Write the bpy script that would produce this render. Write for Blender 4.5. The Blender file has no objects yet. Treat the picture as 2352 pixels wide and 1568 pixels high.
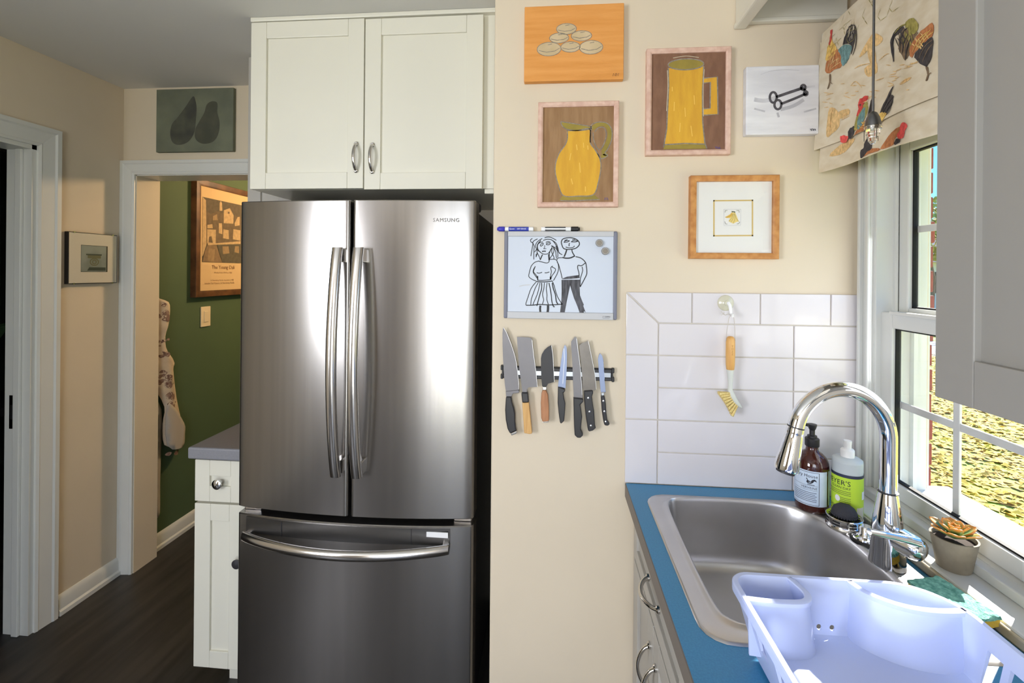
import bpy, bmesh, math, random
from mathutils import Vector, Matrix
from mathutils.geometry import tessellate_polygon

sc = bpy.context.scene
COL = sc.collection
PI = math.pi

# ------------------------------------------------------------------ camera
cam_d = bpy.data.cameras.new('camera')
cam = bpy.data.objects.new('camera', cam_d)
COL.objects.link(cam)
cam_d.sensor_fit = 'HORIZONTAL'
cam_d.sensor_width = 36.0
cam_d.lens = 1080.0 / 2352.0 * 36.0
cam_d.shift_y = -158.0 / 2352.0
cam_d.clip_start = 0.05
cam_d.clip_end = 400
_ya, _ro = math.radians(-5.1), math.radians(0.5)
_fw = Vector((math.sin(_ya), math.cos(_ya), 0))
_r = Vector((math.cos(_ya), -math.sin(_ya), 0))
_u = Vector((0, 0, 1))
_r2 = _r * math.cos(_ro) + _u * math.sin(_ro)
_u2 = -_r * math.sin(_ro) + _u * math.cos(_ro)
cam.matrix_world = Matrix(((_r2.x, _u2.x, -_fw.x, 0), (_r2.y, _u2.y, -_fw.y, 0), (_r2.z, _u2.z, -_fw.z, 1.53), (0, 0, 0, 1)))
sc.camera = cam

# ------------------------------------------------------------------ sky, sun, exposure
world = bpy.data.worlds.new('sky')
sc.world = world
world.use_nodes = True
_nt = world.node_tree
_nt.nodes.clear()
_out = _nt.nodes.new('ShaderNodeOutputWorld')
_bg = _nt.nodes.new('ShaderNodeBackground')
# clear blue sky: pale at the horizon, deeper overhead, the same all the way round
_tc = _nt.nodes.new('ShaderNodeTexCoord')
_sep = _nt.nodes.new('ShaderNodeSeparateXYZ')
_sky = _nt.nodes.new('ShaderNodeValToRGB')
_sky.color_ramp.elements[0].position = 0.0
_sky.color_ramp.elements[0].color = (0.30, 0.68, 1.0, 1)
_sky.color_ramp.elements[1].position = 0.9
_sky.color_ramp.elements[1].color = (0.10, 0.30, 0.85, 1)
_e = _sky.color_ramp.elements.new(0.3)
_e.color = (0.17, 0.50, 1.0, 1)
_nt.links.new(_tc.outputs['Generated'], _sep.inputs[0])
_nt.links.new(_sep.outputs['Z'], _sky.inputs['Fac'])
_bg.inputs['Strength'].default_value = 0.95
_nt.links.new(_sky.outputs['Color'], _bg.inputs['Color'])
_nt.links.new(_bg.outputs[0], _out.inputs['Surface'])

sun_d = bpy.data.lights.new('sun', 'SUN')
sun_d.energy = 9.5
sun_d.angle = math.radians(0.55)
sun_d.color = (1.0, 0.95, 0.86)
sun = bpy.data.objects.new('sun', sun_d)
COL.objects.link(sun)
sun.rotation_euler = Vector((-1.0, -0.85, -0.77)).to_track_quat('-Z', 'Y').to_euler()
sun.location = (6, 5, 6)


def area_light(name, loc, direction, sx, sy, power, color):
    d = bpy.data.lights.new(name, 'AREA')
    d.shape = 'RECTANGLE'
    d.size, d.size_y = sx, sy
    d.energy = power
    d.color = color
    o = bpy.data.objects.new(name, d)
    COL.objects.link(o)
    o.location = loc
    o.rotation_euler = Vector(direction).to_track_quat('-Z', 'Z').to_euler()
    return o


# daylight entering through the sink window, through the glazed door behind the camera, an added left fill, and the hall lamp
area_light('window_daylight', (0.882, 1.155, 1.435), (-1, 0, 0), 0.40, 0.94, 1.1, (0.93, 0.96, 1.0))
area_light('rear_window_daylight', (-0.05, -2.17, 1.1), (0, 1, 0), 1.35, 1.95, 15, (0.89, 0.92, 1.0)).data.spread = math.radians(130)
area_light('left_fill_light', (-2.13, -1.25, 1.5), (1, 0.1, 0), 1.0, 1.1, 46, (0.89, 0.92, 1.0))  # added fill to brighten faces turned left, not a known window
hall_d = bpy.data.lights.new('hall_lamp_light', 'POINT')
hall_d.energy = 29
hall_d.color = (1.0, 0.68, 0.38)
hall_d.shadow_soft_size = 0.07
hall_o = bpy.data.objects.new('hall_lamp_light', hall_d)
COL.objects.link(hall_o)
hall_o.location = (-1.2, 3.35, 2.2)

sc.view_settings.view_transform = 'Standard'
sc.view_settings.look = 'None'
sc.view_settings.gamma = 1.0
sc.view_settings.use_curve_mapping = False
sc.view_settings.exposure = 0.92
sc.cycles.use_denoising = True
sc.cycles.max_bounces = 8
sc.cycles.diffuse_bounces = 5
sc.cycles.adaptive_threshold = 0.02
sc.cycles.sample_clamp_indirect = 6.0
sc.cycles.caustics_reflective = False
sc.cycles.caustics_refractive = False


# ------------------------------------------------------------------ materials
def lin(c):
    out = []
    for v in c:
        v = v / 255.0
        out.append(v / 12.92 if v <= 0.04045 else ((v + 0.055) / 1.055) ** 2.4)
    return (out[0], out[1], out[2], 1.0)


def mat(name, rgb, rough=0.5, metal=0.0, var=0.0, scale=8.0, stretch=(1, 1, 1), bump=0.0, bscale=60.0,
        coat=0.0, spec=0.5, rgb2=None, detail=4.0, aniso=0.0, trans=0.0, ior=1.45, sheen=0.0):
    m = bpy.data.materials.new(name)
    m.use_nodes = True
    nt = m.node_tree
    b = nt.nodes['Principled BSDF']
    b.inputs['Base Color'].default_value = lin(rgb)
    b.inputs['Roughness'].default_value = rough
    b.inputs['Metallic'].default_value = metal
    b.inputs['Specular IOR Level'].default_value = spec
    b.inputs['Coat Weight'].default_value = coat
    b.inputs['Coat Roughness'].default_value = 0.05
    b.inputs['Transmission Weight'].default_value = trans
    b.inputs['IOR'].default_value = ior
    b.inputs['Sheen Weight'].default_value = sheen
    tc = mp = None
    if var > 0 or rgb2 or bump > 0:
        tc = nt.nodes.new('ShaderNodeTexCoord')
        mp = nt.nodes.new('ShaderNodeMapping')
        mp.inputs['Scale'].default_value = stretch
        nt.links.new(tc.outputs['Object'], mp.inputs['Vector'])
    if var > 0 or rgb2:
        n = nt.nodes.new('ShaderNodeTexNoise')
        n.inputs['Scale'].default_value = scale
        n.inputs['Detail'].default_value = detail
        nt.links.new(mp.outputs[0], n.inputs['Vector'])
        r = nt.nodes.new('ShaderNodeValToRGB')
        c1 = lin(rgb)
        c2 = lin(rgb2) if rgb2 else tuple(min(1, v * (1 - var)) for v in c1[:3]) + (1,)
        r.color_ramp.elements[0].position = 0.35
        r.color_ramp.elements[1].position = 0.65
        r.color_ramp.elements[0].color = c2
        r.color_ramp.elements[1].color = c1
        nt.links.new(n.outputs['Fac'], r.inputs['Fac'])
        nt.links.new(r.outputs['Color'], b.inputs['Base Color'])
    if bump > 0:
        n2 = nt.nodes.new('ShaderNodeTexNoise')
        n2.inputs['Scale'].default_value = bscale
        n2.inputs['Detail'].default_value = 3.0
        nt.links.new(mp.outputs[0], n2.inputs['Vector'])
        bp = nt.nodes.new('ShaderNodeBump')
        bp.inputs['Strength'].default_value = bump
        bp.inputs['Distance'].default_value = 0.002
        nt.links.new(n2.outputs['Fac'], bp.inputs['Height'])
        nt.links.new(bp.outputs['Normal'], b.inputs['Normal'])
    if aniso > 0:
        b.inputs['Anisotropic'].default_value = aniso
        b.inputs['Anisotropic Rotation'].default_value = 0.25
        t = nt.nodes.new('ShaderNodeTangent')
        t.direction_type = 'RADIAL'
        t.axis = 'Z'
        nt.links.new(t.outputs[0], b.inputs['Tangent'])
    return m


def glass_mat(name, tint=(1, 1, 1), refl_rough=0.02):
    m = bpy.data.materials.new(name)
    m.use_nodes = True
    nt = m.node_tree
    nt.nodes.clear()
    o = nt.nodes.new('ShaderNodeOutputMaterial')
    mix = nt.nodes.new('ShaderNodeMixShader')
    fr = nt.nodes.new('ShaderNodeFresnel')
    geo = nt.nodes.new('ShaderNodeNewGeometry')
    mr = nt.nodes.new('ShaderNodeMapRange')
    mr.inputs['To Min'].default_value = 1.45
    mr.inputs['To Max'].default_value = 1.0 / 1.45      # leaving the pane
    nt.links.new(geo.outputs['Backfacing'], mr.inputs['Value'])
    nt.links.new(mr.outputs[0], fr.inputs['IOR'])
    tr = nt.nodes.new('ShaderNodeBsdfTransparent')
    tr.inputs['Color'].default_value = (*tint, 1)
    gl = nt.nodes.new('ShaderNodeBsdfGlossy')
    gl.inputs['Roughness'].default_value = refl_rough
    nt.links.new(fr.outputs[0], mix.inputs[0])
    nt.links.new(tr.outputs[0], mix.inputs[1])
    nt.links.new(gl.outputs[0], mix.inputs[2])
    nt.links.new(mix.outputs[0], o.inputs['Surface'])
    return m


def translucent_mat(name, rgb, amount=0.35, rough=0.35):
    m = mat(name, rgb, rough)
    nt = m.node_tree
    b = nt.nodes['Principled BSDF']
    o = nt.nodes['Material Output']
    t = nt.nodes.new('ShaderNodeBsdfTranslucent')
    t.inputs['Color'].default_value = lin(rgb)
    mx = nt.nodes.new('ShaderNodeMixShader')
    mx.inputs[0].default_value = amount
    nt.links.new(b.outputs[0], mx.inputs[1])
    nt.links.new(t.outputs[0], mx.inputs[2])
    nt.links.new(mx.outputs[0], o.inputs['Surface'])
    return m


M = {}
M['beige'] = mat('beige_wall_paint', (217, 203, 180), 0.75, var=0.05, scale=2.5, bump=0.06, bscale=140)
M['ceil'] = mat('ceiling_paint', (212, 211, 207), 0.85, bump=0.05, bscale=120)
M['trim'] = mat('white_trim_paint', (216, 217, 213), 0.38, var=0.03, scale=3)
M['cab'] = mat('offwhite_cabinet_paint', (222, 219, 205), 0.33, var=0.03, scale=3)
M['cab2'] = mat('offwhite_cabinet_paint_shade', (176, 172, 165), 0.4, var=0.03, scale=3)  # darker copy of the off-white cabinet paint, shade put into its colour
M['ucab'] = mat('offwhite_cabinet_paint_deep_shade', (150, 147, 141), 0.4, var=0.03, scale=3)  # same off-white paint darkened further; the upper cabinet's shade is in the colour
M['floor'] = mat('dark_plank_floor', (52, 49, 46), 0.42, rgb2=(30, 28, 27), scale=3.0, stretch=(7, 0.7, 1), bump=0.15, bscale=40)
M['green'] = mat('green_hall_paint', (78, 96, 66), 0.75, var=0.06, scale=3, bump=0.05, bscale=120)
M['darkroom'] = mat('dark_room_paint', (70, 84, 76), 0.8)
M['tile'] = mat('white_glazed_tile', (216, 211, 213), 0.09, var=0.03, scale=5, bump=0.012, bscale=9)
M['grout'] = mat('grout', (205, 198, 186), 0.8, var=0.1, scale=30)
M['blue'] = mat('blue_laminate', (58, 134, 176), 0.34, rgb2=(52, 124, 168), scale=300, detail=1)
M['edge'] = mat('laminate_edge', (112, 104, 98), 0.5)
M['steel'] = mat('brushed_stainless', (158, 154, 150), 0.23, 0.97, aniso=0.55, var=0.10, scale=3, stretch=(14, 14, 0.25))
M['steel_bar'] = mat('polished_steel_bar', (222, 219, 217), 0.17, 1.0, aniso=0.4)
M['sinksteel'] = mat('sink_stainless', (200, 198, 198), 0.3, 0.88, var=0.06, scale=12)
M['chrome'] = mat('chrome', (232, 234, 238), 0.05, 1.0)
M['nickel'] = mat('polished_nickel', (205, 202, 198), 0.13, 1.0)
M['black'] = mat('black_plastic', (28, 27, 28), 0.4)
M['dkgrey'] = mat('dark_grey_metal', (48, 47, 49), 0.45)
M['gap'] = mat('black_gasket', (14, 14, 14), 0.7)
M['greytop'] = mat('grey_laminate', (132, 132, 138), 0.35, var=0.08, scale=200)
M['rack'] = translucent_mat('lavender_white_plastic', (216, 226, 253), 0.30, 0.3)
M['glass'] = glass_mat('clear_glass')
M['fabric'] = _fab = mat('rooster_linen', (240, 230, 208), 0.9, rgb2=(226, 212, 184), scale=9, stretch=(1, 2.5, 5), bump=0.2, bscale=500)
_n = _fab.node_tree
_t = _n.nodes.new('ShaderNodeBsdfTranslucent')
_t.inputs['Color'].default_value = lin((240, 226, 198))
_m = _n.nodes.new('ShaderNodeMixShader')
_m.inputs[0].default_value = 0.12
_n.links.new(_n.nodes['Principled BSDF'].outputs[0], _m.inputs[1])
_n.links.new(_t.outputs[0], _m.inputs[2])
_n.links.new(_m.outputs[0], _n.nodes['Material Output'].inputs['Surface'])
M['white'] = mat('white_plastic', (236, 236, 236), 0.35)
M['paper'] = mat('white_mat_board', (238, 236, 230), 0.85)
M['oak'] = mat('oak_frame', (203, 146, 84), 0.45, rgb2=(176, 116, 60), scale=14, stretch=(3, 3, 3))
M['bamboo'] = mat('bamboo', (222, 174, 104), 0.45, rgb2=(206, 152, 82), scale=10, stretch=(9, 9, 1))
M['pinkwood'] = mat('pale_pink_wood', (222, 190, 172), 0.6, rgb2=(206, 168, 150), scale=30, stretch=(2, 2, 2))
M['darkwood'] = mat('dark_frame_wood', (112, 74, 44), 0.4, rgb2=(70, 44, 28), scale=12)


def flat(key, rgb, rough=0.85, **k):
    M[key] = mat(key, rgb, rough, **k)
    return M[key]


# ------------------------------------------------------------------ geometry helpers
class G:
    def __init__(self):
        self.v, self.f = [], []

    def add(self, vs, fs):
        n = len(self.v)
        self.v += [tuple(p) for p in vs]
        self.f += [tuple(i + n for i in f) for f in fs]
        return self

    def box(self, x0, x1, y0, y1, z0, z1):
        if x0 > x1: x0, x1 = x1, x0
        if y0 > y1: y0, y1 = y1, y0
        if z0 > z1: z0, z1 = z1, z0
        vs = [(x0, y0, z0), (x1, y0, z0), (x1, y1, z0), (x0, y1, z0), (x0, y0, z1), (x1, y0, z1), (x1, y1, z1), (x0, y1, z1)]
        return self.add(vs, [(3, 2, 1, 0), (4, 5, 6, 7), (0, 1, 5, 4), (1, 2, 6, 5), (2, 3, 7, 6), (3, 0, 4, 7)])

    def loft(self, rings, cap0=True, cap1=True, closed=True):
        n = len(rings[0])
        vs = [p for r in rings for p in r]
        fs = []
        for i in range(len(rings) - 1):
            for j in range(n if closed else n - 1):
                k = (j + 1) % n
                fs.append((i * n + j, i * n + k, (i + 1) * n + k, (i + 1) * n + j))
        if cap0: fs.append(tuple(range(n))[::-1])
        if cap1: fs.append(tuple(range((len(rings) - 1) * n, len(rings) * n)))
        return self.add(vs, fs)

    def lathe(self, prof, c=(0, 0, 0), seg=32, axis=None, cap0=True, cap1=True):
        ax = Vector(axis).normalized() if axis else Vector((0, 0, 1))
        ref = Vector((1, 0, 0)) if abs(ax.x) < 0.9 else Vector((0, 1, 0))
        a = ax.cross(ref).normalized()
        b = ax.cross(a).normalized()
        c = Vector(c)
        rings = []
        for r, h in prof:
            rings.append([c + ax * h - (a * math.cos(t) + b * math.sin(t)) * max(r, 1e-5) * -1 for t in [2 * PI * k / seg for k in range(seg)]])
        return self.loft(rings, cap0, cap1)

    def tube(self, pts, rad, seg=12, flat=1.0, up=None, cap=True):
        pts = [Vector(p) for p in pts]
        rings = []
        nrm = None
        for i, p in enumerate(pts):
            t = (pts[min(i + 1, len(pts) - 1)] - pts[max(i - 1, 0)]).normalized()
            if nrm is None:
                ref = Vector(up) if up else (Vector((0, 0, 1)) if abs(t.z) < 0.9 else Vector((1, 0, 0)))
                nrm = (ref - t * ref.dot(t)).normalized()
            else:
                nrm = (nrm - t * nrm.dot(t)).normalized()
            bn = t.cross(nrm)
            r = rad[i] if isinstance(rad, (list, tuple)) else rad
            rings.append([p + (nrm * math.cos(a) * flat + bn * math.sin(a)) * r for a in [2 * PI * k / seg for k in range(seg)]])
        return self.loft(rings, cap, cap)

    def poly(self, fr, pts, d0=0.0, d1=None):
        """filled outline in a frame; with d1 an extruded prism"""
        O, a, b, n = fr
        P = [O + a * p[0] + b * p[1] + n * d0 for p in pts]
        tris = tessellate_polygon([[Vector((p[0], p[1], 0)) for p in pts]])
        if d1 is None:
            return self.add(P, [t for t in tris])
        Q = [O + a * p[0] + b * p[1] + n * d1 for p in pts]
        m = len(P)
        fs = [tuple(t) for t in tris] + [tuple(i + m for i in t) for t in tris]
        for i in range(m):
            j = (i + 1) % m
            fs.append((i, j, j + m, i + m))
        return self.add(P + Q, fs)

    def ribbon(self, fr, pts, w, d=0.0):
        O, a, b, n = fr
        if len(pts) < 2: return self
        P = [Vector((p[0], p[1])) for p in pts]
        L, R = [], []
        for i, p in enumerate(P):
            t = P[min(i + 1, len(P) - 1)] - P[max(i - 1, 0)]
            if t.length < 1e-9: t = Vector((1, 0))
            t.normalize()
            q = Vector((-t.y, t.x)) * (w / 2 if not isinstance(w, (list, tuple)) else w[i] / 2)
            L.append(p + q); R.append(p - q)
        vs = [O + a * p.x + b * p.y + n * d for p in L] + [O + a * p.x + b * p.y + n * d for p in R]
        m = len(P)
        return self.add(vs, [(i, i + 1, i + 1 + m, i + m) for i in range(m - 1)])

    def build(self, name, m, parent=None, bev=0.0, smooth=None, seg=2):
        me = bpy.data.meshes.new(name)
        me.from_pydata([tuple(p) for p in self.v], [], self.f)
        bm = bmesh.new()
        bm.from_mesh(me)
        bmesh.ops.recalc_face_normals(bm, faces=bm.faces)
        if bev > 0:
            es = [e for e in bm.edges if len(e.link_faces) == 2 and e.calc_face_angle(0) > 0.5]
            bmesh.ops.bevel(bm, geom=es, offset=bev, segments=seg, profile=0.5, affect='EDGES', clamp_overlap=True)
        bm.to_mesh(me)
        bm.free()
        if smooth is not None:
            me.shade_smooth()
            me.set_sharp_from_angle(angle=math.radians(smooth))
        me.materials.append(M[m] if isinstance(m, str) else m)
        o = bpy.data.objects.new(name, me)
        COL.objects.link(o)
        if parent: attach(o, parent)
        return o


def attach(o, parent):
    o.parent = parent
    if parent.type == 'EMPTY':
        o.matrix_parent_inverse = Matrix.Translation(parent.location).inverted()


def tag(o, label, cat, group=None):
    o['label'] = label
    o['category'] = cat
    if group: o['group'] = group
    return o


def thing(name, label, cat, loc=(0, 0, 0), group=None):
    o = bpy.data.objects.new(name, None)
    COL.objects.link(o)
    o.location = loc
    o.empty_display_size = 0.05
    return tag(o, label, cat, group)


def struct(o, label=None):
    o['kind'] = 'structure'
    if label: o['label'] = label
    return o


def setting(name, loc=(0, 0, 0), label=None):
    o = bpy.data.objects.new(name, None)
    COL.objects.link(o)
    o.location = loc
    return struct(o, label)


def frame(O, a, b, n):
    return (Vector(O), Vector(a), Vector(b), Vector(n))


def catmull(pts, n=6, closed=False):
    P = [Vector((*p, 0) if len(p) == 2 else p) for p in pts]
    two = len(pts[0]) == 2
    out = []
    m = len(P)
    for i in range(m if closed else m - 1):
        p0 = P[(i - 1) % m] if (closed or i > 0) else P[0]
        p1, p2 = P[i], P[(i + 1) % m]
        p3 = P[(i + 2) % m] if (closed or i + 2 < m) else P[-1]
        for k in range(n):
            t = k / n
            q = 0.5 * ((2 * p1) + (p2 - p0) * t + (2 * p0 - 5 * p1 + 4 * p2 - p3) * t * t + (3 * p1 - p0 - 3 * p2 + p3) * t ** 3)
            out.append((q.x, q.y) if two else q)
    if not closed: out.append((P[-1].x, P[-1].y) if two else P[-1])
    return out


def ell(cx, cy, rx, ry, n=24, a0=0.0, a1=2 * PI):
    return [(cx + rx * math.cos(a0 + (a1 - a0) * k / n), cy + ry * math.sin(a0 + (a1 - a0) * k / n)) for k in range(n + (0 if abs(a1 - a0 - 2 * PI) < 1e-6 else 1))]


def rrect(x0, x1, y0, y1, r, n=6):
    out = []
    for cx, cy, a in ((x1 - r, y1 - r, 0), (x0 + r, y1 - r, PI / 2), (x0 + r, y0 + r, PI), (x1 - r, y0 + r, 1.5 * PI)):
        out += [(cx + r * math.cos(a + PI / 2 * k / n), cy + r * math.sin(a + PI / 2 * k / n)) for k in range(n + 1)]
    return out


def text(s, fr, pos, h, m, parent, name='lettering', align='LEFT', d=0.0004, wrap=None, spacing=1.0, sx=1.0):
    """flat print: lettering laid on a frame (or wrapped round an upright cylinder: wrap=(center, radius, angle0))"""
    cu = bpy.data.curves.new(name, 'FONT')
    cu.body = s
    cu.size = h * 1.38
    cu.align_x = align
    cu.space_character = spacing
    cu.resolution_u = 2
    t = bpy.data.objects.new(name, cu)
    COL.objects.link(t)
    bpy.context.view_layer.update()
    me = bpy.data.meshes.new_from_object(t.evaluated_get(bpy.context.evaluated_depsgraph_get()))
    bpy.data.objects.remove(t)
    bpy.data.curves.remove(cu)
    O, a, b, n = fr if fr else (None, None, None, None)
    for v in me.vertices:
        x, y = v.co.x * sx + pos[0], v.co.y + pos[1]
        if wrap:
            c, r, a0 = wrap
            ang = a0 + x / r
            v.co = (c[0] + (r + d) * math.cos(ang), c[1] + (r + d) * math.sin(ang), y)
        else:
            v.co = O + a * x + b * y + n * d
    me.materials.clear()
    me.materials.append(M[m] if isinstance(m, str) else m)
    o = bpy.data.objects.new(name, me)
    COL.objects.link(o)
    if parent: attach(o, parent)
    return o


def quadmap(tl, tr, br, bl):
    """pixel-traced drawing coordinates -> 0..1 canvas coordinates (inverse bilinear)"""
    tl, tr, br, bl = map(Vector, (tl, tr, br, bl))

    def f(p):
        s = t = 0.5
        P = Vector(p)
        for _ in range(8):
            q = tl * (1 - s) * (1 - t) + tr * s * (1 - t) + br * s * t + bl * (1 - s) * t
            ds = (tr - tl) * (1 - t) + (br - bl) * t
            dt = (bl - tl) * (1 - s) + (br - tr) * s
            e = P - q
            det = ds.x * dt.y - ds.y * dt.x
            s += (e.x * dt.y - e.y * dt.x) / det
            t += (ds.x * e.y - ds.y * e.x) / det
        return (s, 1 - t)
    return f


def copy_thing(o, parent=None):
    c = o.copy()
    COL.objects.link(c)
    c.parent = parent
    for ch in o.children:
        copy_thing(ch, c)
    return c

# =================================================================== SETTING
CEIL = 2.44
YA = 1.45            # picture wall
YB = 2.19            # back wall
XL = -2.17           # left wall
XR = 0.89            # window wall

struct(G().box(-4.4, 1.06, -0.5, 4.6, -0.12, 0).box(-2.28, 1.06, -2.34, -0.5, -0.12, 0).build('floor', 'floor'), 'dark wood plank floor')
struct(G().box(-4.4, 1.06, -0.5, 4.6, CEIL, CEIL + 0.1).box(-2.28, 1.06, -2.34, -0.5, CEIL, CEIL + 0.1).build('ceiling', 'ceil'), 'matte white ceiling')
struct(G().box(-0.19, XR, YA, 2.31, 0, CEIL).build('wall_front', 'beige', bev=0.006), 'beige painted wall with a picture gallery')

g = G()
DX0, DX1, DH = -2.10, -1.36, 2.005
g.box(-2.28, DX0, YB, 2.32, 0, CEIL).box(DX0, DX1, YB, 2.32, DH, CEIL).box(DX1, -0.19, YB, 2.32, 0, CEIL)
struct(g.build('wall_back', 'beige'), 'beige wall above and beside the hall doorway')

g = G()
LY0, LY1, LH = 0.93, 1.79, 2.045
g.box(-2.28, XL, -2.34, -1.78, 0, CEIL).box(-2.28, XL, -0.72, LY0, 0, CEIL).box(-2.28, XL, -1.78, -0.72, 0, 0.93).box(-2.28, XL, -1.78, -0.72, 2.07, CEIL).box(-2.28, XL, LY0, LY1, LH, CEIL).box(-2.28, XL, LY1, YB, 0, CEIL)
struct(g.build('wall_left', 'beige'), 'beige left wall with a doorway into a dark room')

g = G()
WY0, WY1, WZ0, WZ1 = 0.925, 1.395, 0.93, 1.915
g.box(XR, 1.03, -2.34, WY0, 0, CEIL).box(XR, 1.03, WY1, 1.57, 0, CEIL).box(XR, 1.03, WY0, WY1, 0, WZ0).box(XR, 1.03, WY0, WY1, WZ1, CEIL)
struct(g.build('wall_right', 'beige'), 'window wall over the sink')

# wall behind the camera: a tall glazed door (daylight) and an added opening that darkens the fridge reflection
g = G()
RX0, RX1, RZ1 = -0.75, 0.65, 2.10
QX0, QX1 = -1.95, -1.05
g.box(-2.28, QX0, -2.34, -2.2, 0, CEIL).box(QX0, QX1, -2.34, -2.2, 2.05, CEIL).box(QX1, RX0, -2.34, -2.2, 0, CEIL).box(RX0, RX1, -2.34, -2.2, RZ1, CEIL).box(RX1, 1.03, -2.34, -2.2, 0, CEIL)
struct(g.build('wall_rear', 'beige'))
dz = G().box(-2.3, -0.6, -4.6, -4.5, 0, CEIL).box(-2.4, -2.3, -4.6, -2.34, 0, CEIL).box(-0.7, -0.6, -4.6, -2.34, 0, CEIL).box(-2.4, -0.6, -4.6, -2.34, CEIL, CEIL + 0.1).box(-2.4, -0.6, -4.6, -2.34, -0.12, 0)  # unseen room added so the fridge doors reflect something darker
struct(dz.build('added_rear_room', 'beige'))
w3 = setting('window_2', (-0.05, -2.27, 0))
for a0, a1, b0, b1 in ((RX0, RX0 + 0.09, 0, RZ1), (RX1 - 0.09, RX1, 0, RZ1), (RX0 + 0.09, RX1 - 0.09, 0, 0.15), (RX0 + 0.09, RX1 - 0.09, RZ1 - 0.09, RZ1)):
    G().box(a0, a1, -2.29, -2.25, b0, b1).build('door_rail', 'trim', w3)
G().box(RX0 + 0.09, RX1 - 0.09, -2.272, -2.268, 0.15, RZ1 - 0.09).build('pane', 'glass', w3)

w4 = setting('added_window', (-2.22, -1.25, 0.93))  # unseen window added around the left fill light
for a0, a1, b0, b1 in ((-1.78, -1.71, 0.93, 2.07), (-0.79, -0.72, 0.93, 2.07), (-1.71, -0.79, 0.93, 1.0), (-1.71, -0.79, 2.0, 2.07)):
    G().box(-2.25, -2.20, a0, a1, b0, b1).build('sash_rail', 'trim', w4)
G().box(-2.227, -2.223, -1.71, -0.79, 1.0, 2.0).build('pane', 'glass', w4)
# hall beyond the back doorway and the dark room beyond the left doorway
struct(G().box(-2.27, -2.15, 2.32, 4.6, 0, CEIL).build('wall_hall', 'green'), 'olive green hall wall')
struct(G().box(-0.75, -0.65, 2.32, 4.6, 0, CEIL).build('wall_hall_right', 'green'))
struct(G().box(-2.15, -0.75, 4.5, 4.6, 0, CEIL).build('wall_hall_end', 'green'))
g = G().box(-4.4, -4.3, -0.4, 3.4, 0, CEIL).box(-4.3, -2.28, 3.3, 3.4, 0, CEIL).box(-4.3, -2.28, -0.5, -0.4, 0, CEIL)
struct(g.build('wall_dark_room', 'darkroom'), 'dim green walls of the dark side room')


def profile_run(name, m, prof, path_fn, bev=0.0):
    """moulding: 2-D section swept between stations"""
    rings = [[path_fn(t, p) for p in prof] for t in (0, 1)]
    return G().loft(rings).build(name, m, bev=bev, smooth=30)


# baseboards
def base_prof():
    return [(0, 0), (0.020, 0), (0.020, 0.018), (0.013, 0.026), (0.013, 0.068), (0.008, 0.082), (0.003, 0.088), (0, 0.088)]


def baseboard(name, axis, a0, a1, wall, sgn, label):
    if axis == 'y':
        f = lambda t, p: (wall + sgn * p[0], a0 + (a1 - a0) * t, p[1])
    else:
        f = lambda t, p: (a0 + (a1 - a0) * t, wall + sgn * p[0], p[1])
    return struct(profile_run(name, 'trim', base_prof(), f), label)


baseboard('baseboard_left', 'y', 1.885, YB, XL, 1, 'white baseboard between the two doorways')
baseboard('baseboard_hall', 'y', 2.33, 4.5, -2.15, 1, 'white baseboard along the green hall wall')
baseboard('baseboard_left_near', 'y', -2.2, 0.84, XL, 1, None)
baseboard('baseboard_rear', 'x', XL, 0.2, -2.2, 1, None)


# door casings: stepped moulding, mitred legs and header
def casing(parent, axis, plane, n, a0, a1, top, w, flip=False):
    """axis: 'x' header runs along x (plane is y) or 'y' (plane is x); n = sign of the direction out of the wall"""
    sec = [(0, 0), (0, 0.010), (0.010, 0.014), (0.014, 0.012), (w * 0.72, 0.016), (w * 0.80, 0.021), (w, 0.021), (w, 0)]

    def pt(a, z, d):
        return (a, plane + n * d, z) if axis == 'x' else (plane + n * d, a, z)
    for s, e in ((-1, a0), (1, a1)):
        rings = [[pt(e + s * p[0], 0, p[1]) for p in sec], [pt(e + s * p[0], top + p[0], p[1]) for p in sec]]
        G().loft(rings).build('casing_leg', 'trim', parent, smooth=30)
    rings = [[pt(a0 - p[0], top + p[0], p[1]) for p in sec], [pt(a1 + p[0], top + p[0], p[1]) for p in sec]]
    G().loft(rings).build('casing_header', 'trim', parent, smooth=30)


d1 = setting('door_1', (XL, 1.36, 0), 'white cased doorway into the dark side room')
casing(d1, 'y', XL, 1, LY0, LY1, LH, 0.085)
G().box(-2.285, XL + 0.001, LY1 - 0.018, LY1, 0, LH).build('door_jamb', 'trim', d1)
G().box(-2.285, XL + 0.001, LY0, LY0 + 0.018, 0, LH).build('door_jamb', 'trim', d1)
G().box(-2.285, XL + 0.001, LY0, LY1, LH - 0.018, LH).build('head_jamb', 'trim', d1)
G().box(-2.235, -2.205, LY1 - 0.030, LY1 - 0.018, 0, LH - 0.018).build('door_stop', 'trim', d1, bev=0.003)
G().box(-2.262, -2.238, LY1 - 0.0205, LY1 - 0.018, 0.86, 1.0).build('strike_plate', 'nickel', d1, bev=0.001)
G().box(-2.256, -2.244, LY1 - 0.0215, LY1 - 0.0203, 0.90, 0.96).build('latch_hole', 'gap', d1)

d2 = setting('door_2', (-1.73, YB, 0), 'white cased doorway to the green hall')
casing(d2, 'x', YB, -1, DX0, DX1, DH, 0.069)
G().box(DX0, DX0 + 0.004, YB, 2.33, 0, DH).build('door_jamb', 'beige', d2)
G().box(DX1 - 0.004, DX1, YB, 2.33, 0, DH).build('door_jamb', 'beige', d2)
G().box(DX0, DX1, YB, 2.33, DH - 0.004, DH).build('head_jamb', 'trim', d2)

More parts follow.
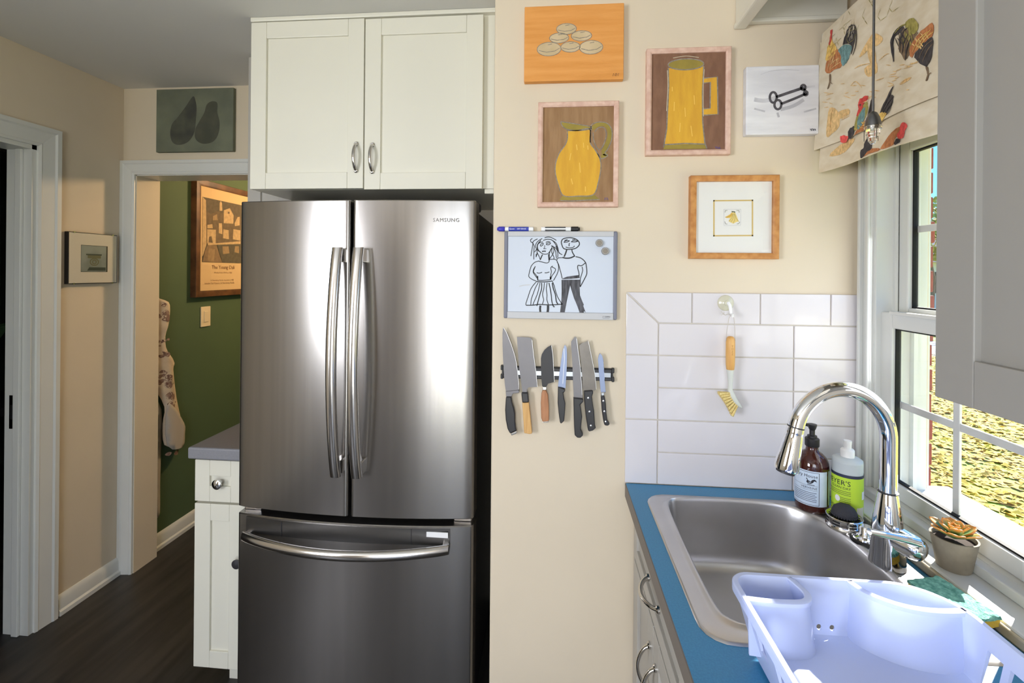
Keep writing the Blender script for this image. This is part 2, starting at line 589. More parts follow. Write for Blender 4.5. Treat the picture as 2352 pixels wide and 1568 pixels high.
# a few shapes in the dark room: side table and leafy plant
t = thing('side_table', 'dark side table inside the unlit room through the left doorway', 'table', (-2.9, 2.0, 0))
G().box(-3.2, -2.55, 1.75, 2.25, 0.84, 0.88).build('table_top', 'black', t, bev=0.004)
for ax in (-3.17, -2.6):
    for ay in (1.78, 2.2):
        G().box(ax, ax + 0.03, ay, ay + 0.03, 0, 0.84).build('leg', 'black', t)
flat('leaf_dark', (44, 66, 40), 0.5)
t = thing('potted_plant', 'dim potted plant on the side table in the dark room', 'plant', (-2.72, 1.95, 0.88))
G().lathe([(0.05, 0.88), (0.07, 0.98), (0.065, 0.98), (0.05, 0.95)], (-2.72, 1.95, 0), 20).build('pot', 'dkgrey', t, smooth=40)
random.seed(4)
for i in range(9):
    a = i * 0.7
    pts = [(-2.72 + math.cos(a) * r, 1.95 + math.sin(a) * r, 0.97 + 0.32 * math.sin(r * 9) - r * 0.1) for r in (0.01, 0.06, 0.12, 0.18)]
    G().tube(pts, [0.006, 0.022, 0.018, 0.002], 6, flat=0.2).build('leaf', 'leaf_dark', t, smooth=60)

# ------------------------------------------------------------------ tile splashback
TZ0, TZ1 = 0.9, 1.476
bs = setting('wall_splashback', (0.55, YA, 0.9), 'white subway tile splashback beside the sink window')
G().box(0.2185, XR, YA - 0.005, YA + 0.001, TZ0, TZ1 - 0.002).build('grout_bed', 'grout', bs)
fA = frame((0, YA, 0), (1, 0, 0), (0, 0, 1), (0, -1, 0))
_tiles = {}


def tile(x0, x1, z0, z1):
    gx = 0.0016
    w, h = round(x1 - x0 - 2 * gx, 4), round(z1 - z0 - 2 * gx, 4)
    key = (w, h)
    if key not in _tiles:
        _tiles[key] = G().box(0, w, -0.009, -0.003, 0, h).build('tile', 'tile', bs, bev=0.0018)
        o = _tiles[key]
    else:
        o = _tiles[key].copy()
        COL.objects.link(o)
    o.location = (x0 + gx, YA, z0 + gx)


zr = [0.9, 0.9966, 1.0932, 1.1898, 1.2864, 1.3830]
for i in range(5):
    tile(0.3135, 0.700, zr[i], zr[i + 1])
    tile(0.700, XR, zr[i], zr[i + 1])
tile(0.2165, 0.3135, 0.9, 1.0932)
tile(0.2165, 0.3135, 1.0932, 1.2864)
for a, b in ((0.4105, 0.6055), (0.6055, 0.8015), (0.8015, XR)):
    tile(a, b, 1.3830, TZ1)
k = 0.0016
G().poly(fA, [(0.2165 + k, 1.2864 + k), (0.3135 - k, 1.2864 + k), (0.3135 - k, 1.383 - 0.6 * k), (0.2165 + k, TZ1 - 3 * k)], 0.003, 0.009).build('tile', 'tile', bs, bev=0.0018)
G().poly(fA, [(0.2165 + 3 * k, TZ1 - k), (0.3135 + 0.6 * k, 1.383 + k), (0.4105 - k, 1.383 + k), (0.4105 - k, TZ1 - k)], 0.003, 0.009).build('tile', 'tile', bs, bev=0.0018)

# ------------------------------------------------------------------ window over the sink
w = setting('window_1', (XR, 1.14, 0.93), 'white double-hung window over the sink')
flat('caulk', (196, 190, 176), 0.7)
G().box(0.878, XR, 1.393, YA, 0.93, 1.99).build('casing_leg', 'trim', w, bev=0.003)
G().box(0.866, 0.879, 1.422, 1.434, 0.93, 1.99).build('casing_bead', 'trim', w, bev=0.003)
G().box(0.870, 0.879, 1.393, 1.404, 0.93, 1.99).build('casing_bead', 'trim', w, bev=0.003)
G().box(0.884, XR, YA - 0.007, YA, 0.93, 1.99).build('caulk_line', 'caulk', w)
G().box(0.878, XR, 0.87, 0.927, 0.93, 1.99).build('casing_leg', 'trim', w, bev=0.003)
G().box(0.878, XR, 0.87, YA, 1.915, 1.99).build('casing_header', 'trim', w, bev=0.003)
# vinyl frame
G().box(0.886, 1.02, 1.383, 1.395, 0.93, 1.915).build('jamb_liner', 'trim', w, bev=0.002)
G().box(0.930, 0.938, 1.375, 1.384, 0.93, 1.915).build('track_fin', 'trim', w)
G().box(0.975, 0.985, 1.368, 1.384, 0.93, 1.915).build('track_fin', 'trim', w)
G().box(0.886, 1.02, 0.925, 0.937, 0.93, 1.915).build('jamb_liner', 'trim', w, bev=0.002)
G().box(0.886, 1.02, 0.925, 1.395, 1.90, 1.915).build('frame_head', 'trim', w)
G().box(0.886, 1.03, 0.925, 1.395, 0.925, 0.945).build('frame_sill', 'trim', w)


def sash(x0, x1, y0, y1, z0, z1, stile, rail0, rail1, name):
    s = G().box(x0, x1, y1 - stile, y1, z0, z1).build(name, 'trim', w, bev=0.004)
    G().box(x0, x1, y0, y0 + stile, z0, z1).build('stile', 'trim', s, bev=0.004)
    G().box(x0, x1, y0 + stile, y1 - stile, z0, z0 + rail0).build('rail', 'trim', s, bev=0.004)
    G().box(x0, x1, y0 + stile, y1 - stile, z1 - rail1, z1).build('rail', 'trim', s, bev=0.004)
    xm = (x0 + x1) / 2
    gy0, gy1, gz0, gz1 = y0 + stile, y1 - stile, z0 + rail0, z1 - rail1
    for e in ((gy0, gy0 + 0.004, gz0, gz1), (gy1 - 0.004, gy1, gz0, gz1), (gy0, gy1, gz0, gz0 + 0.004), (gy0, gy1, gz1 - 0.004, gz1)):
        G().box(xm - 0.006, xm + 0.006, *e).build('gasket', 'gap', s)
    G().box(xm - 0.002, xm + 0.002, gy0, gy1, gz0, gz1).build('pane', 'glass', s)
    ym, zm = (gy0 + gy1) / 2, (gz0 + gz1) / 2
    G().box(xm + 0.004, xm + 0.010, ym - 0.009, ym + 0.009, gz0, gz1).build('muntin', 'trim', s, bev=0.0015)
    G().box(xm + 0.0045, xm + 0.0105, gy0, gy1, zm - 0.009, zm + 0.009).build('muntin', 'trim', s, bev=0.0015)


sash(0.900, 0.930, 0.938, 1.3855, 0.945, 1.432, 0.044, 0.040, 0.042, 'lower_sash')
sash(0.940, 0.972, 0.938, 1.378, 1.405, 1.900, 0.036, 0.040, 0.036, 'upper_sash')
G().box(0.884, 0.902, 0.96, 1.33, 1.428, 1.437).build('sash_lift', 'trim', w, bev=0.002)

# deep painted sill between counter and window
t = setting('trim_1', (0.84, 1.1, 0.9), 'worn painted window sill behind the sink')
flat('sillpaint', (212, 206, 192), 0.5, rgb2=(176, 160, 122), scale=7, stretch=(6, 1.2, 1), detail=6)
G().box(0.797, 0.886, 0.62, YA - 0.009, 0.9, 0.922).build('sill_board', 'trim', t, bev=0.004)
G().box(0.790, 0.797, 0.62, YA - 0.009, 0.9, 0.9185).build('sill_nosing', 'sillpaint', t, bev=0.003)
G().box(0.862, 0.900, 0.926, 1.393, 0.922, 0.944).build('sill_step', 'trim', t, bev=0.003)

# outside: brick jamb, white exterior trim
flat('brick', (158, 74, 58), 0.85, rgb2=(132, 58, 48), scale=22)
flat('mortar', (190, 180, 168), 0.9)
b = setting('wall_brick', (1.08, 1.5, 0), 'red brick outside wall beside the window')
G().box(1.035, 1.096, 1.482, 3.2, -0.6, 2.6).build('mortar_core', 'mortar', b)
G().box(1.035, 1.098, -2.3, 0.82, -0.6, 2.6).build('mortar_core', 'mortar', b)
G().box(1.035, 1.098, 0.82, 1.474, -0.6, 0.86).build('mortar_core', 'mortar', b)
G().box(1.035, 1.098, 0.82, 1.474, 2.0, 2.6).build('mortar_core', 'mortar', b)
bm_half = G().box(0, 0.102, 0, 0.095, 0, 0.062).build('brick', 'brick', b, bev=0.003)
bm_full = G().box(0, 0.102, 0, 0.200, 0, 0.062).build('brick', 'brick', b, bev=0.003)
first = [True, True]
random.seed(2)
for i in range(20):
    z = 0.62 + i * 0.072
    y = 1.476
    for j in range(3):
        full = (i + j) % 2 == 0 if j == 0 else True
        src = bm_full if full else bm_half
        q = 1 if full else 0
        o = src if first[q] else src.copy()
        if not first[q]: COL.objects.link(o)
        first[q] = False
        o.location = (1.002 + random.uniform(-0.003, 0.003), y + random.uniform(-0.002, 0.002), z)
        y += (0.200 if full else 0.095) + 0.010
w2 = setting('trim_2', (1.03, 1.42, 0.93), 'white outside window trim boards')
G().box(1.02, 1.045, 1.412, 1.47, 0.9, 1.95).build('trim_board', 'trim', w2, bev=0.003)
G().box(1.045, 1.086, 1.462, 1.47, 0.9, 1.95).build('trim_board', 'trim', w2, bev=0.003)
G().box(1.02, 1.05, 0.82, 0.936, 0.9, 1.95).build('trim_board', 'trim', w2, bev=0.003)
G().box(1.02, 1.07, 0.82, 1.466, 1.915, 1.98).build('trim_board', 'trim', w2, bev=0.003)
G().box(1.02, 1.14, 0.80, 1.466, 0.875, 0.925).build('outer_sill', 'trim', w2, bev=0.004)

# lawn with fallen leaves, street, trees and a house beyond
def lawn_mat():
    m = bpy.data.materials.new('autumn_lawn')
    m.use_nodes = True
    nt = m.node_tree
    bs_ = nt.nodes['Principled BSDF']
    bs_.inputs['Roughness'].default_value = 0.9
    tc = nt.nodes.new('ShaderNodeTexCoord')
    n1 = nt.nodes.new('ShaderNodeTexNoise'); n1.inputs['Scale'].default_value = 1.1; n1.inputs['Detail'].default_value = 5
    n2 = nt.nodes.new('ShaderNodeTexNoise'); n2.inputs['Scale'].default_value = 16; n2.inputs['Detail'].default_value = 3
    for n in (n1, n2): nt.links.new(tc.outputs['Object'], n.inputs['Vector'])
    r1 = nt.nodes.new('ShaderNodeValToRGB')
    r1.color_ramp.elements[0].position = 0.42; r1.color_ramp.elements[0].color = lin((170, 184, 52))
    r1.color_ramp.elements[1].position = 0.58; r1.color_ramp.elements[1].color = lin((220, 194, 50))
    r2 = nt.nodes.new('ShaderNodeValToRGB')
    r2.color_ramp.elements[0].position = 0.36; r2.color_ramp.elements[0].color = lin((186, 188, 130))
    r2.color_ramp.elements[1].position = 0.50; r2.color_ramp.elements[1].color = (1, 1, 1, 1)
    mx = nt.nodes.new('ShaderNodeMix'); mx.data_type = 'RGBA'; mx.blend_type = 'MULTIPLY'; mx.inputs['Factor'].default_value = 1.0
    nt.links.new(n1.outputs['Fac'], r1.inputs['Fac']); nt.links.new(n2.outputs['Fac'], r2.inputs['Fac'])
    nt.links.new(r1.outputs['Color'], mx.inputs['A']); nt.links.new(r2.outputs['Color'], mx.inputs['B'])
    nt.links.new(mx.outputs['Result'], bs_.inputs['Base Color'])
    return m


M['lawn'] = lawn_mat()
struct(G().box(-30, 60, -30, 80, -0.75, -0.6).build('lawn', 'lawn'), 'sunlit lawn covered in yellow fallen leaves')
flat('leafy', (224, 198, 48), 0.8, rgb2=(206, 164, 46), scale=2.2)
random.seed(11)
g = G()
for i in range(9000):
    x = random.uniform(2.4, 11); y = x * random.uniform(0.9, 1.45) + random.uniform(-0.4, 0.4)
    s = random.uniform(0.025, 0.06)
    a = random.uniform(0, 2 * PI)
    h = random.uniform(-0.02, 0.035)
    c, n = math.cos(a) * s, math.sin(a) * s
    z = -0.597
    g.add([(x - c, y - n, z), (x + n, y - c, z + abs(h)), (x + c, y + n, z + 0.012), (x - n, y + c, z + abs(h) * 0.6)], [(0, 1, 2, 3)])
o = g.build('fallen_leaves', 'leafy')
o['kind'] = 'stuff'
tag(o, 'yellow fallen leaves strewn over the lawn', 'leaves')
flat('asphalt', (150, 150, 152), 0.9)
struct(G().box(-10, 40, 13.5, 16.5, -0.6, -0.585).build('street', 'asphalt'), 'grey street beyond the lawn')
flat('bark', (96, 80, 64), 0.9)
flat('canopy', (150, 170, 66), 0.8, rgb2=(196, 178, 66), scale=3)


def tree(x, y, h, r, label, seed):
    t = thing('tree', label, 'tree', (x, y, -0.6), 'street trees beyond the lawn')
    G().tube([(x, y, -0.6), (x + 0.1, y, h * 0.3), (x - 0.05, y + 0.1, h * 0.6)], [0.18, 0.14, 0.08], 10).build('trunk', 'bark', t, smooth=50)
    random.seed(seed)
    g = G()
    for i in range(1500):
        a, e = random.uniform(0, 2 * PI), math.acos(random.uniform(-1, 1))
        rr = r * random.uniform(0.55, 1.0)
        c = Vector((x + rr * math.cos(a) * math.sin(e), y + rr * math.sin(a) * math.sin(e), h * 0.68 + rr * 0.8 * math.cos(e)))
        s = random.uniform(0.1, 0.22)
        u = Vector((random.uniform(-1, 1), random.uniform(-1, 1), random.uniform(-1, 1))).normalized()
        v = u.orthogonal().normalized()
        g.add([c - u * s, c + v * s * 0.6, c + u * s, c - v * s * 0.6], [(0, 1, 2, 3)])
    o = g.build('foliage', 'canopy', t)
    o['kind'] = 'stuff'


tree(15.5, 21.0, 5.0, 1.7, 'yellow green tree left of the other street tree', 5)
tree(22.5, 25.0, 6.0, 2.4, 'larger tree right of the other street tree', 6)
flat('siding', (214, 220, 228), 0.8)
flat('shingle', (96, 96, 104), 0.9)
hs = thing('house', 'pale house far across the street', 'house', (21, 33, -0.6))
G().box(14, 28, 31, 38, -0.6, 2.4).build('wall', 'siding', hs)
G().add([(13.6, 30.6, 2.4), (28.4, 30.6, 2.4), (28.4, 38.4, 2.4), (13.6, 38.4, 2.4), (13.6, 34.5, 4.8), (28.4, 34.5, 4.8)], [(0, 1, 5, 4), (2, 3, 4, 5), (0, 4, 3), (1, 2, 5), (0, 3, 2, 1)]).build('roof', 'shingle', hs)
for wx in (15.2, 17.6, 20.0, 22.4, 24.8):
    G().box(wx, wx + 1.0, 30.97, 31.0, 0.5, 1.8).build('window', 'dkgrey', hs)

# =================================================================== REFRIGERATOR
FX0, FX1 = -1.073, -0.256
FC, FH = (FX0 + FX1) / 2, (FX1 - FX0) / 2
FYE = 1.522                       # door face at the side edges


def fy(x):
    return FYE - 0.030 * (1 - ((x - FC) / FH) ** 2)


fr = thing('refrigerator', 'stainless steel french door refrigerator with bottom freezer drawer', 'refrigerator', (FC, 1.85, 0))
G().box(FX0 + 0.012, FX1 - 0.014, 1.60, 2.17, 0.02, 1.742).build('body', 'dkgrey', fr, bev=0.004)
G().box(FX0 + 0.02, FX1 - 0.02, 1.585, 1.602, 0.06, 1.74).build('gasket', 'gap', fr)


def slab(x0, x1, z0, z1, yb, n=22, edge=0.010):
    """contoured door leaf: convex front, rounded vertical edges"""
    xs = [x0 + (x1 - x0) * i / n for i in range(n + 1)]
    front = []
    for i in range(5):
        a = PI / 2 * i / 4
        front.append((x0 + edge - edge * math.cos(a), fy(x0) + edge - edge * math.sin(a)))
    front += [(x, fy(x)) for x in xs if x0 + edge < x < x1 - edge]
    for i in range(5):
        a = PI / 2 * i / 4
        front.append((x1 - edge + edge * math.sin(a), fy(x1) + edge - edge * math.cos(a)))
    ring = front + [(x1, yb), (x0, yb)]
    e = 0.003
    g = G()

    def lay(z, ins):
        return [(min(max(p[0], x0 + ins), x1 - ins), p[1] + (ins if p[1] < yb - 0.001 else 0), z) for p in ring]
    g.loft([lay(z0, e), lay(z0 + e, 0), lay(z1 - e, 0), lay(z1, e)])
    return g


slab(FX0, -0.669, 0.722, 1.765, 1.585).build('door', 'steel', fr, smooth=35)['label'] = 'left stainless door'
rd = slab(-0.660, FX1, 0.722, 1.765, 1.585).build('door', 'steel', fr, smooth=35)
rd['label'] = 'right stainless door'
fd = slab(FX0, FX1, 0.075, 0.700, 1.585).build('freezer_drawer', 'steel', fr, smooth=35)
G().box(FX0 + 0.03, FX1 - 0.03, 1.63, 1.70, 0.0, 0.075).build('toe_grille', 'black', fr)
# hinge covers
G().box(FX1 - 0.05, FX1 - 0.004, 1.56, 1.66, 1.742, 1.772).build('hinge_cover', 'dkgrey', fr, bev=0.006)
G().box(FX0 + 0.004, FX0 + 0.05, 1.56, 1.66, 1.742, 1.772).build('hinge_cover', 'dkgrey', fr, bev=0.006)
G().box(FX1 - 0.07, FX1 - 0.01, 1.545, 1.60, 0.700, 0.722).build('hinge', 'steel_bar', fr, bev=0.003)
G().box(FX0 + 0.01, FX0 + 0.07, 1.545, 1.60, 0.700, 0.722).build('hinge', 'steel_bar', fr, bev=0.003)
# vertical bar handles, bowed out of the doors
for hx, inner in ((-0.696, 1), (-0.626, -1)):
    z0, z1 = 0.868, 1.607
    rings = []
    n = 26
    for i in range(n + 1):
        t = i / n
        z = z0 + (z1 - z0) * t
        bow = 0.030 + 0.040 * math.sin(PI * t) ** 0.8
        yf = fy(hx) - bow
        ww, dd = 0.0165, 0.013
        rings.append([(hx + ww * math.copysign(abs(math.cos(a)) ** 0.7, math.cos(a)), yf + dd * math.copysign(abs(math.sin(a)) ** 0.8, math.sin(a)), z) for a in [2 * PI * k / 16 for k in range(16)]])
    h = G().loft(rings).build('handle', 'steel_bar', fr, smooth=50)
    for zz in (z0, z1 - 0.05):
        G().box(hx - 0.014, hx + 0.014, fy(hx) - 0.032, fy(hx) + 0.004, zz + 0.002, zz + 0.048).build('handle_post', 'steel_bar', h, bev=0.004)
# freezer handle: horizontal bow in a dark recess band
zb = 0.640
G().loft([[(x, fy(x) - 0.004, 0.642), (x, fy(x) + 0.012, 0.642), (x, fy(x) + 0.012, 0.694), (x, fy(x) - 0.004, 0.694)] for x in [-1.035 + 0.705 * i / 24 for i in range(25)]]).build('handle_recess', mat('recess_steel', (120, 118, 116), 0.3, 1.0), fd, smooth=30)
for ex in (-0.90, -0.455):
    G().box(ex - 0.001, ex + 0.001, fy(ex) - 0.0055, fy(ex), 0.643, 0.693).build('recess_seam', 'dkgrey', fd)
rings = []
for i in range(31):
    t = i / 30
    x = -1.035 + 0.705 * t
    bow = 0.018 + 0.050 * math.sin(PI * t) ** 0.8
    rings.append([(x, fy(x) - bow + 0.013 * math.cos(a), zb - 0.004 + 0.0165 * math.sin(a)) for a in [2 * PI * k / 14 for k in range(14)]])
hb = G().loft(rings).build('handle', 'steel_bar', fd, smooth=50)
for ex in (-1.03, -0.352):
    G().box(ex, ex + 0.02, fy(ex) - 0.02, fy(ex) + 0.004, 0.628, 0.650).build('handle_post', 'steel_bar', hb, bev=0.003)
G().box(-0.42, -0.335, fy(-0.38) - 0.0065, fy(-0.38) - 0.0035, 0.668, 0.685).build('rating_sticker', 'white', fd)
flat('logo_grey', (118, 112, 106), 0.5)
fL = frame((-0.395, fy(-0.36) - 0.001, 1.694), (1, 0.045, 0), (0, 0, 1), (0, -1, 0))
text('SAMSUNG', fL, (0, 0), 0.0125, 'logo_grey', rd, 'logo', d=0.003, spacing=1.15)


# =================================================================== CABINETS
def shaker(g_parent, x0, x1, z0, z1, yf, m, stile=0.058, th=0.02, name='door', face='y', inset=0.008):
    """five-piece shaker front; face 'y': front at y=yf looking to -y; face 'x': front at x=yf looking to -x"""
    def bx(g, a0, a1, c0, c1, d0, d1):
        if face == 'y':
            return g.box(a0, a1, yf + d0, yf + d1, c0, c1)
        return g.box(yf + d0, yf + d1, a0, a1, c0, c1)
    p = bx(G(), x0 + stile - 0.004, x1 - stile + 0.004, z0 + stile - 0.004, z1 - stile + 0.004, inset, th - 0.002).build(name, m, g_parent)
    p['label'] = 'recessed panel front'
    for a0, a1, c0, c1, nm in ((x0, x0 + stile, z0, z1, 'stile'), (x1 - stile, x1, z0, z1, 'stile'),
                               (x0 + stile + 0.0004, x1 - stile - 0.0004, z0, z0 + stile, 'rail'), (x0 + stile + 0.0004, x1 - stile - 0.0004, z1 - stile, z1, 'rail')):
        bx(G(), a0, a1, c0, c1, 0, th).build(nm, m, p, bev=0.0016)
    return p


def arch_pull(a, b, out, r=0.0055, m='nickel', parent=None):
    """bow pull between two mounting points a,b standing off along out"""
    a, b, out = Vector(a), Vector(b), Vector(out)
    pts = []
    for i in range(17):
        t = i / 16
        pts.append(a.lerp(b, t) + out * (math.sin(PI * t) ** 0.55))
    rad = [r * (1.25 if i in (0, 16) else 1.0) for i in range(17)]
    o = G().tube(pts, rad, 10, flat=0.75).build('handle', m, parent, smooth=50)
    for q in (a, b):
        ax = out.normalized()
        G().lathe([(r * 1.5, -0.001), (r * 1.5, 0.004), (r, 0.007)], q, 12, axis=ax).build('rosette', m, o, smooth=40)
    return o


c = thing('overhead_cabinet', 'off white two door cabinet over the refrigerator', 'cabinet', (-0.67, 1.9, 1.82))
G().box(-1.09, -0.212, 1.622, YB - 0.002, 1.822, 2.425).build('body', 'cab', c)
G().box(-1.096, -0.1915, 1.600, 1.66, 2.424, 2.4395).build('crown_strip', 'cab', c, bev=0.003)
G().box(-0.245, -0.1915, 1.632, 1.65, 1.806, 2.425).build('filler_strip', 'cab', c, bev=0.002)
lp = shaker(c, -1.092, -0.672, 1.822, 2.420, 1.600, 'cab')
rp = shaker(c, -0.668, -0.249, 1.818, 2.417, 1.600, 'cab')
arch_pull((-0.697, 1.600, 1.884), (-0.697, 1.600, 1.978), (0, -0.026, 0), parent=lp)
arch_pull((-0.638, 1.600, 1.880), (-0.638, 1.600, 1.974), (0, -0.026, 0), parent=rp)

c = thing('wall_cabinet', 'narrow white wall cabinet beside the overhead refrigerator cabinet', 'cabinet', (-1.19, 2.03, 1.37))
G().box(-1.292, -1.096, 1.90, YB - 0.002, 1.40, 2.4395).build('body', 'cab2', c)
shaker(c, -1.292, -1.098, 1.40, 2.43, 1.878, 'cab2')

c = thing('base_cabinet', 'narrow white base cabinet left of the refrigerator', 'cabinet', (-1.18, 1.9, 0))
G().box(-1.277, -1.083, 1.602, YB - 0.002, 0.10, 0.857).build('body', 'cab', c)
G().box(-1.20, -1.083, 1.665, YB - 0.01, 0.0, 0.10).build('toe_kick', 'cab', c)
dr = shaker(c, -1.277, -1.085, 0.702, 0.850, 1.580, 'cab', name='drawer', stile=0.056)
kn = G().lathe([(0.006, 0), (0.006, 0.012), (0.016, 0.020), (0.0175, 0.027), (0.012, 0.031), (0.0, 0.032)], (-1.181, 1.588, 0.772), 20, axis=(0, -1, 0)).build('knob', 'chrome', dr, smooth=50)
dp = shaker(c, -1.277, -1.085, 0.108, 0.694, 1.580, 'cab', stile=0.060)
G().lathe([(0.006, 0), (0.006, 0.012), (0.015, 0.020), (0.0165, 0.026), (0.0, 0.031)], (-1.100, 1.580, 0.50), 20, axis=(0, -1, 0)).build('knob', 'dkgrey', dp, smooth=50)
t = tag(G().box(-1.287, -1.083, 1.556, YB - 0.002, 0.8605, 0.902).build('worktop', 'greytop', bev=0.006), 'grey laminate worktop on the narrow base cabinet', 'worktop')

# right upper cabinet (front faces the room)
c = thing('upper_cabinet', 'off white upper cabinet in a shade-darkened colour hanging right of the sink window', 'cabinet', (0.73, 0.3, 1.347))
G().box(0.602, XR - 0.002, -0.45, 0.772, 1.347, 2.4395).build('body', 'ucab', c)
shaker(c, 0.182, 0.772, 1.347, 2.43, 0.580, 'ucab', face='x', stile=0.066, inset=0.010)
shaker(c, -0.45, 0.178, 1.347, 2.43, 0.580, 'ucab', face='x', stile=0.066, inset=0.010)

# valance box over the sink
v = thing('valance', 'off white wooden valance with beaded edge near the ceiling', 'valance', (0.54, 1.1, 2.26))
G().box(0.530, 0.552, 0.776, YA - 0.001, 2.268, 2.4395).build('front_board', 'cab', v, bev=0.002)
G().box(0.524, 0.560, 0.776, YA - 0.001, 2.256, 2.272).build('bead', 'cab', v, bev=0.005)
G().box(0.552, 0.836, YA - 0.016, YA - 0.001, 2.280, 2.4395).build('end_board', 'cab', v, bev=0.002)
G().box(0.552, 0.836, YA - 0.022, YA - 0.001, 2.268, 2.282).build('bead', 'cab', v, bev=0.004)

# sink base cabinet
c = thing('sink_cabinet', 'off white sink base cabinet under blue counter', 'cabinet', (0.5, 1.1, 0))
g = G()
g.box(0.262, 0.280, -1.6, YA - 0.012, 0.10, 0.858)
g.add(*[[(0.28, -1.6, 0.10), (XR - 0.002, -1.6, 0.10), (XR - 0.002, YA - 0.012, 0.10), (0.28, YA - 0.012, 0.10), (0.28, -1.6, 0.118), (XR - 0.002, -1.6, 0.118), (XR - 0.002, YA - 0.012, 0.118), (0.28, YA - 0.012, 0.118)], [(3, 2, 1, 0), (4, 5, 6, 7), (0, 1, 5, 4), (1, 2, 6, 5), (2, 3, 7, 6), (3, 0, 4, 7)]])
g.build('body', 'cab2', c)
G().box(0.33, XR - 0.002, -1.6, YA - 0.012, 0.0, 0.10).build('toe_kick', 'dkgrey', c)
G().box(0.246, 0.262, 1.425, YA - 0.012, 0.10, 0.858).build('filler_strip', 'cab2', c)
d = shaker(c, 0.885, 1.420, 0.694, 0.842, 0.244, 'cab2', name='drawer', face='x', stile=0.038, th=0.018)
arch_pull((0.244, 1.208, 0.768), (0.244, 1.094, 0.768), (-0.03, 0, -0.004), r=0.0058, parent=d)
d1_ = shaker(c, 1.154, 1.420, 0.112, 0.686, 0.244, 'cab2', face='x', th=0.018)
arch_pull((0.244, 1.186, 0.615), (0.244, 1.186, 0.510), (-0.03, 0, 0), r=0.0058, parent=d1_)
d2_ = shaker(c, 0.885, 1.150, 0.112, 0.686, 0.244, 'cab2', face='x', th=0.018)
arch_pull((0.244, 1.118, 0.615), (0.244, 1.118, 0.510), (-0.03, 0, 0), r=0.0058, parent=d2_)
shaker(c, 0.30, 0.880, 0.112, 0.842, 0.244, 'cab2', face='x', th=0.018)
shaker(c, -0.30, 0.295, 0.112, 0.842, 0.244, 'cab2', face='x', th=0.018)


# =================================================================== COUNTER AND SINK
SCX, SCY = 0.505, 1.108


def ray_hit(poly, ang, c=(SCX, SCY)):
    dx, dy = math.cos(ang), math.sin(ang)
    best = None
    for i in range(len(poly)):
        (x1, y1), (x2, y2) = poly[i], poly[(i + 1) % len(poly)]
        ex, ey = x2 - x1, y2 - y1
        den = dx * ey - dy * ex
        if abs(den) < 1e-12: continue
        tt = ((x1 - c[0]) * ey - (y1 - c[1]) * ex) / den
        ss = ((x1 - c[0]) * dy - (y1 - c[1]) * dx) / den
        if tt > 0 and -1e-6 <= ss <= 1 + 1e-6 and (best is None or tt < best): best = tt
    return (c[0] + dx * best, c[1] + dy * best)


bowl_pts = catmull([(0.312, 0.93), (0.309, 1.10), (0.313, 1.27), (0.322, 1.325), (0.350, 1.346), (0.48, 1.352), (0.60, 1.345), (0.655, 1.318), (0.690, 1.268),
                    (0.706, 1.19), (0.707, 1.10), (0.700, 1.00), (0.670, 0.925), (0.610, 0.885), (0.50, 0.873), (0.375, 0.876), (0.330, 0.888)], 6, True)
outer_pts = rrect(0.262, 0.778, 0.828, 1.372, 0.05, 8)
cut_pts = rrect(0.275, 0.765, 0.841, 1.359, 0.045, 8)
NA = 128
angs = [2 * PI * k / NA for k in range(NA)]
CB = [ray_hit(bowl_pts, a) for a in angs]
CO = [ray_hit(outer_pts, a) for a in angs]
CC = [ray_hit(cut_pts, a) for a in angs]


def mixr(A, B, t, z):
    return [(a[0] + (b[0] - a[0]) * t, a[1] + (b[1] - a[1]) * t, z) for a, b in zip(A, B)]


def shr(P, f, z, c=(SCX, SCY)):
    return [(c[0] + (p[0] - c[0]) * f, c[1] + (p[1] - c[1]) * f, z) for p in P]


# counter slab with a real cut-out
CZ = 0.9
rect = [(0.221, -1.6), (0.79, -1.6), (0.79, YA - 0.01), (0.221, YA - 0.01)]
CR = [ray_hit(rect, a) for a in angs]
# put counter corners exactly on the ring
for q in rect:
    a = math.atan2(q[1] - SCY, q[0] - SCX) % (2 * PI)
    i = min(range(NA), key=lambda k: abs(((angs[k] - a + PI) % (2 * PI)) - PI))
    CR[i] = q
top = [(p[0], p[1], CZ) for p in CR]
bot = [(p[0], p[1], CZ - 0.038) for p in CR]
g = G().loft([[(p[0], p[1], CZ - 0.038) for p in CC], [(p[0], p[1], CZ) for p in CC], top, bot, [(p[0], p[1], CZ - 0.038) for p in CC]], False, False)
ct = thing('countertop', 'blue laminate countertop around the sink', 'countertop', (0.5, 1.1, CZ))
g.build('slab', 'blue', ct)
G().box(0.2185, 0.2212, -1.6, YA - 0.01, CZ - 0.039, CZ - 0.0005).build('edge_band', 'edge', ct)['label'] = 'grey brown edge band'

sk = thing('sink', 'stainless steel drop-in sink with curved back bowl', 'sink', (SCX, SCY, CZ))
rings = [[(p[0], p[1], CZ + 0.0003) for p in CO], mixr(CO, CB, 0.04, CZ + 0.003), mixr(CO, CB, 0.10, CZ + 0.0042), mixr(CO, CB, 0.60, CZ + 0.0030),
         mixr(CO, CB, 0.74, CZ + 0.0032), mixr(CO, CB, 0.82, CZ + 0.0062), mixr(CO, CB, 0.90, CZ + 0.0068), mixr(CO, CB, 0.96, CZ + 0.0045),
         [(p[0], p[1], CZ - 0.003) for p in CB], shr(CB, 0.985, CZ - 0.03), shr(CB, 0.972, CZ - 0.10), shr(CB, 0.958, CZ - 0.138), shr(CB, 0.935, CZ - 0.158),
         shr(CB, 0.885, CZ - 0.170), shr(CB, 0.80, CZ - 0.174), shr(CB, 0.30, CZ - 0.180), shr(CB, 0.17, CZ - 0.181)]
g = G().loft(rings, False, False)
g.build('basin', 'sinksteel', sk, smooth=60)
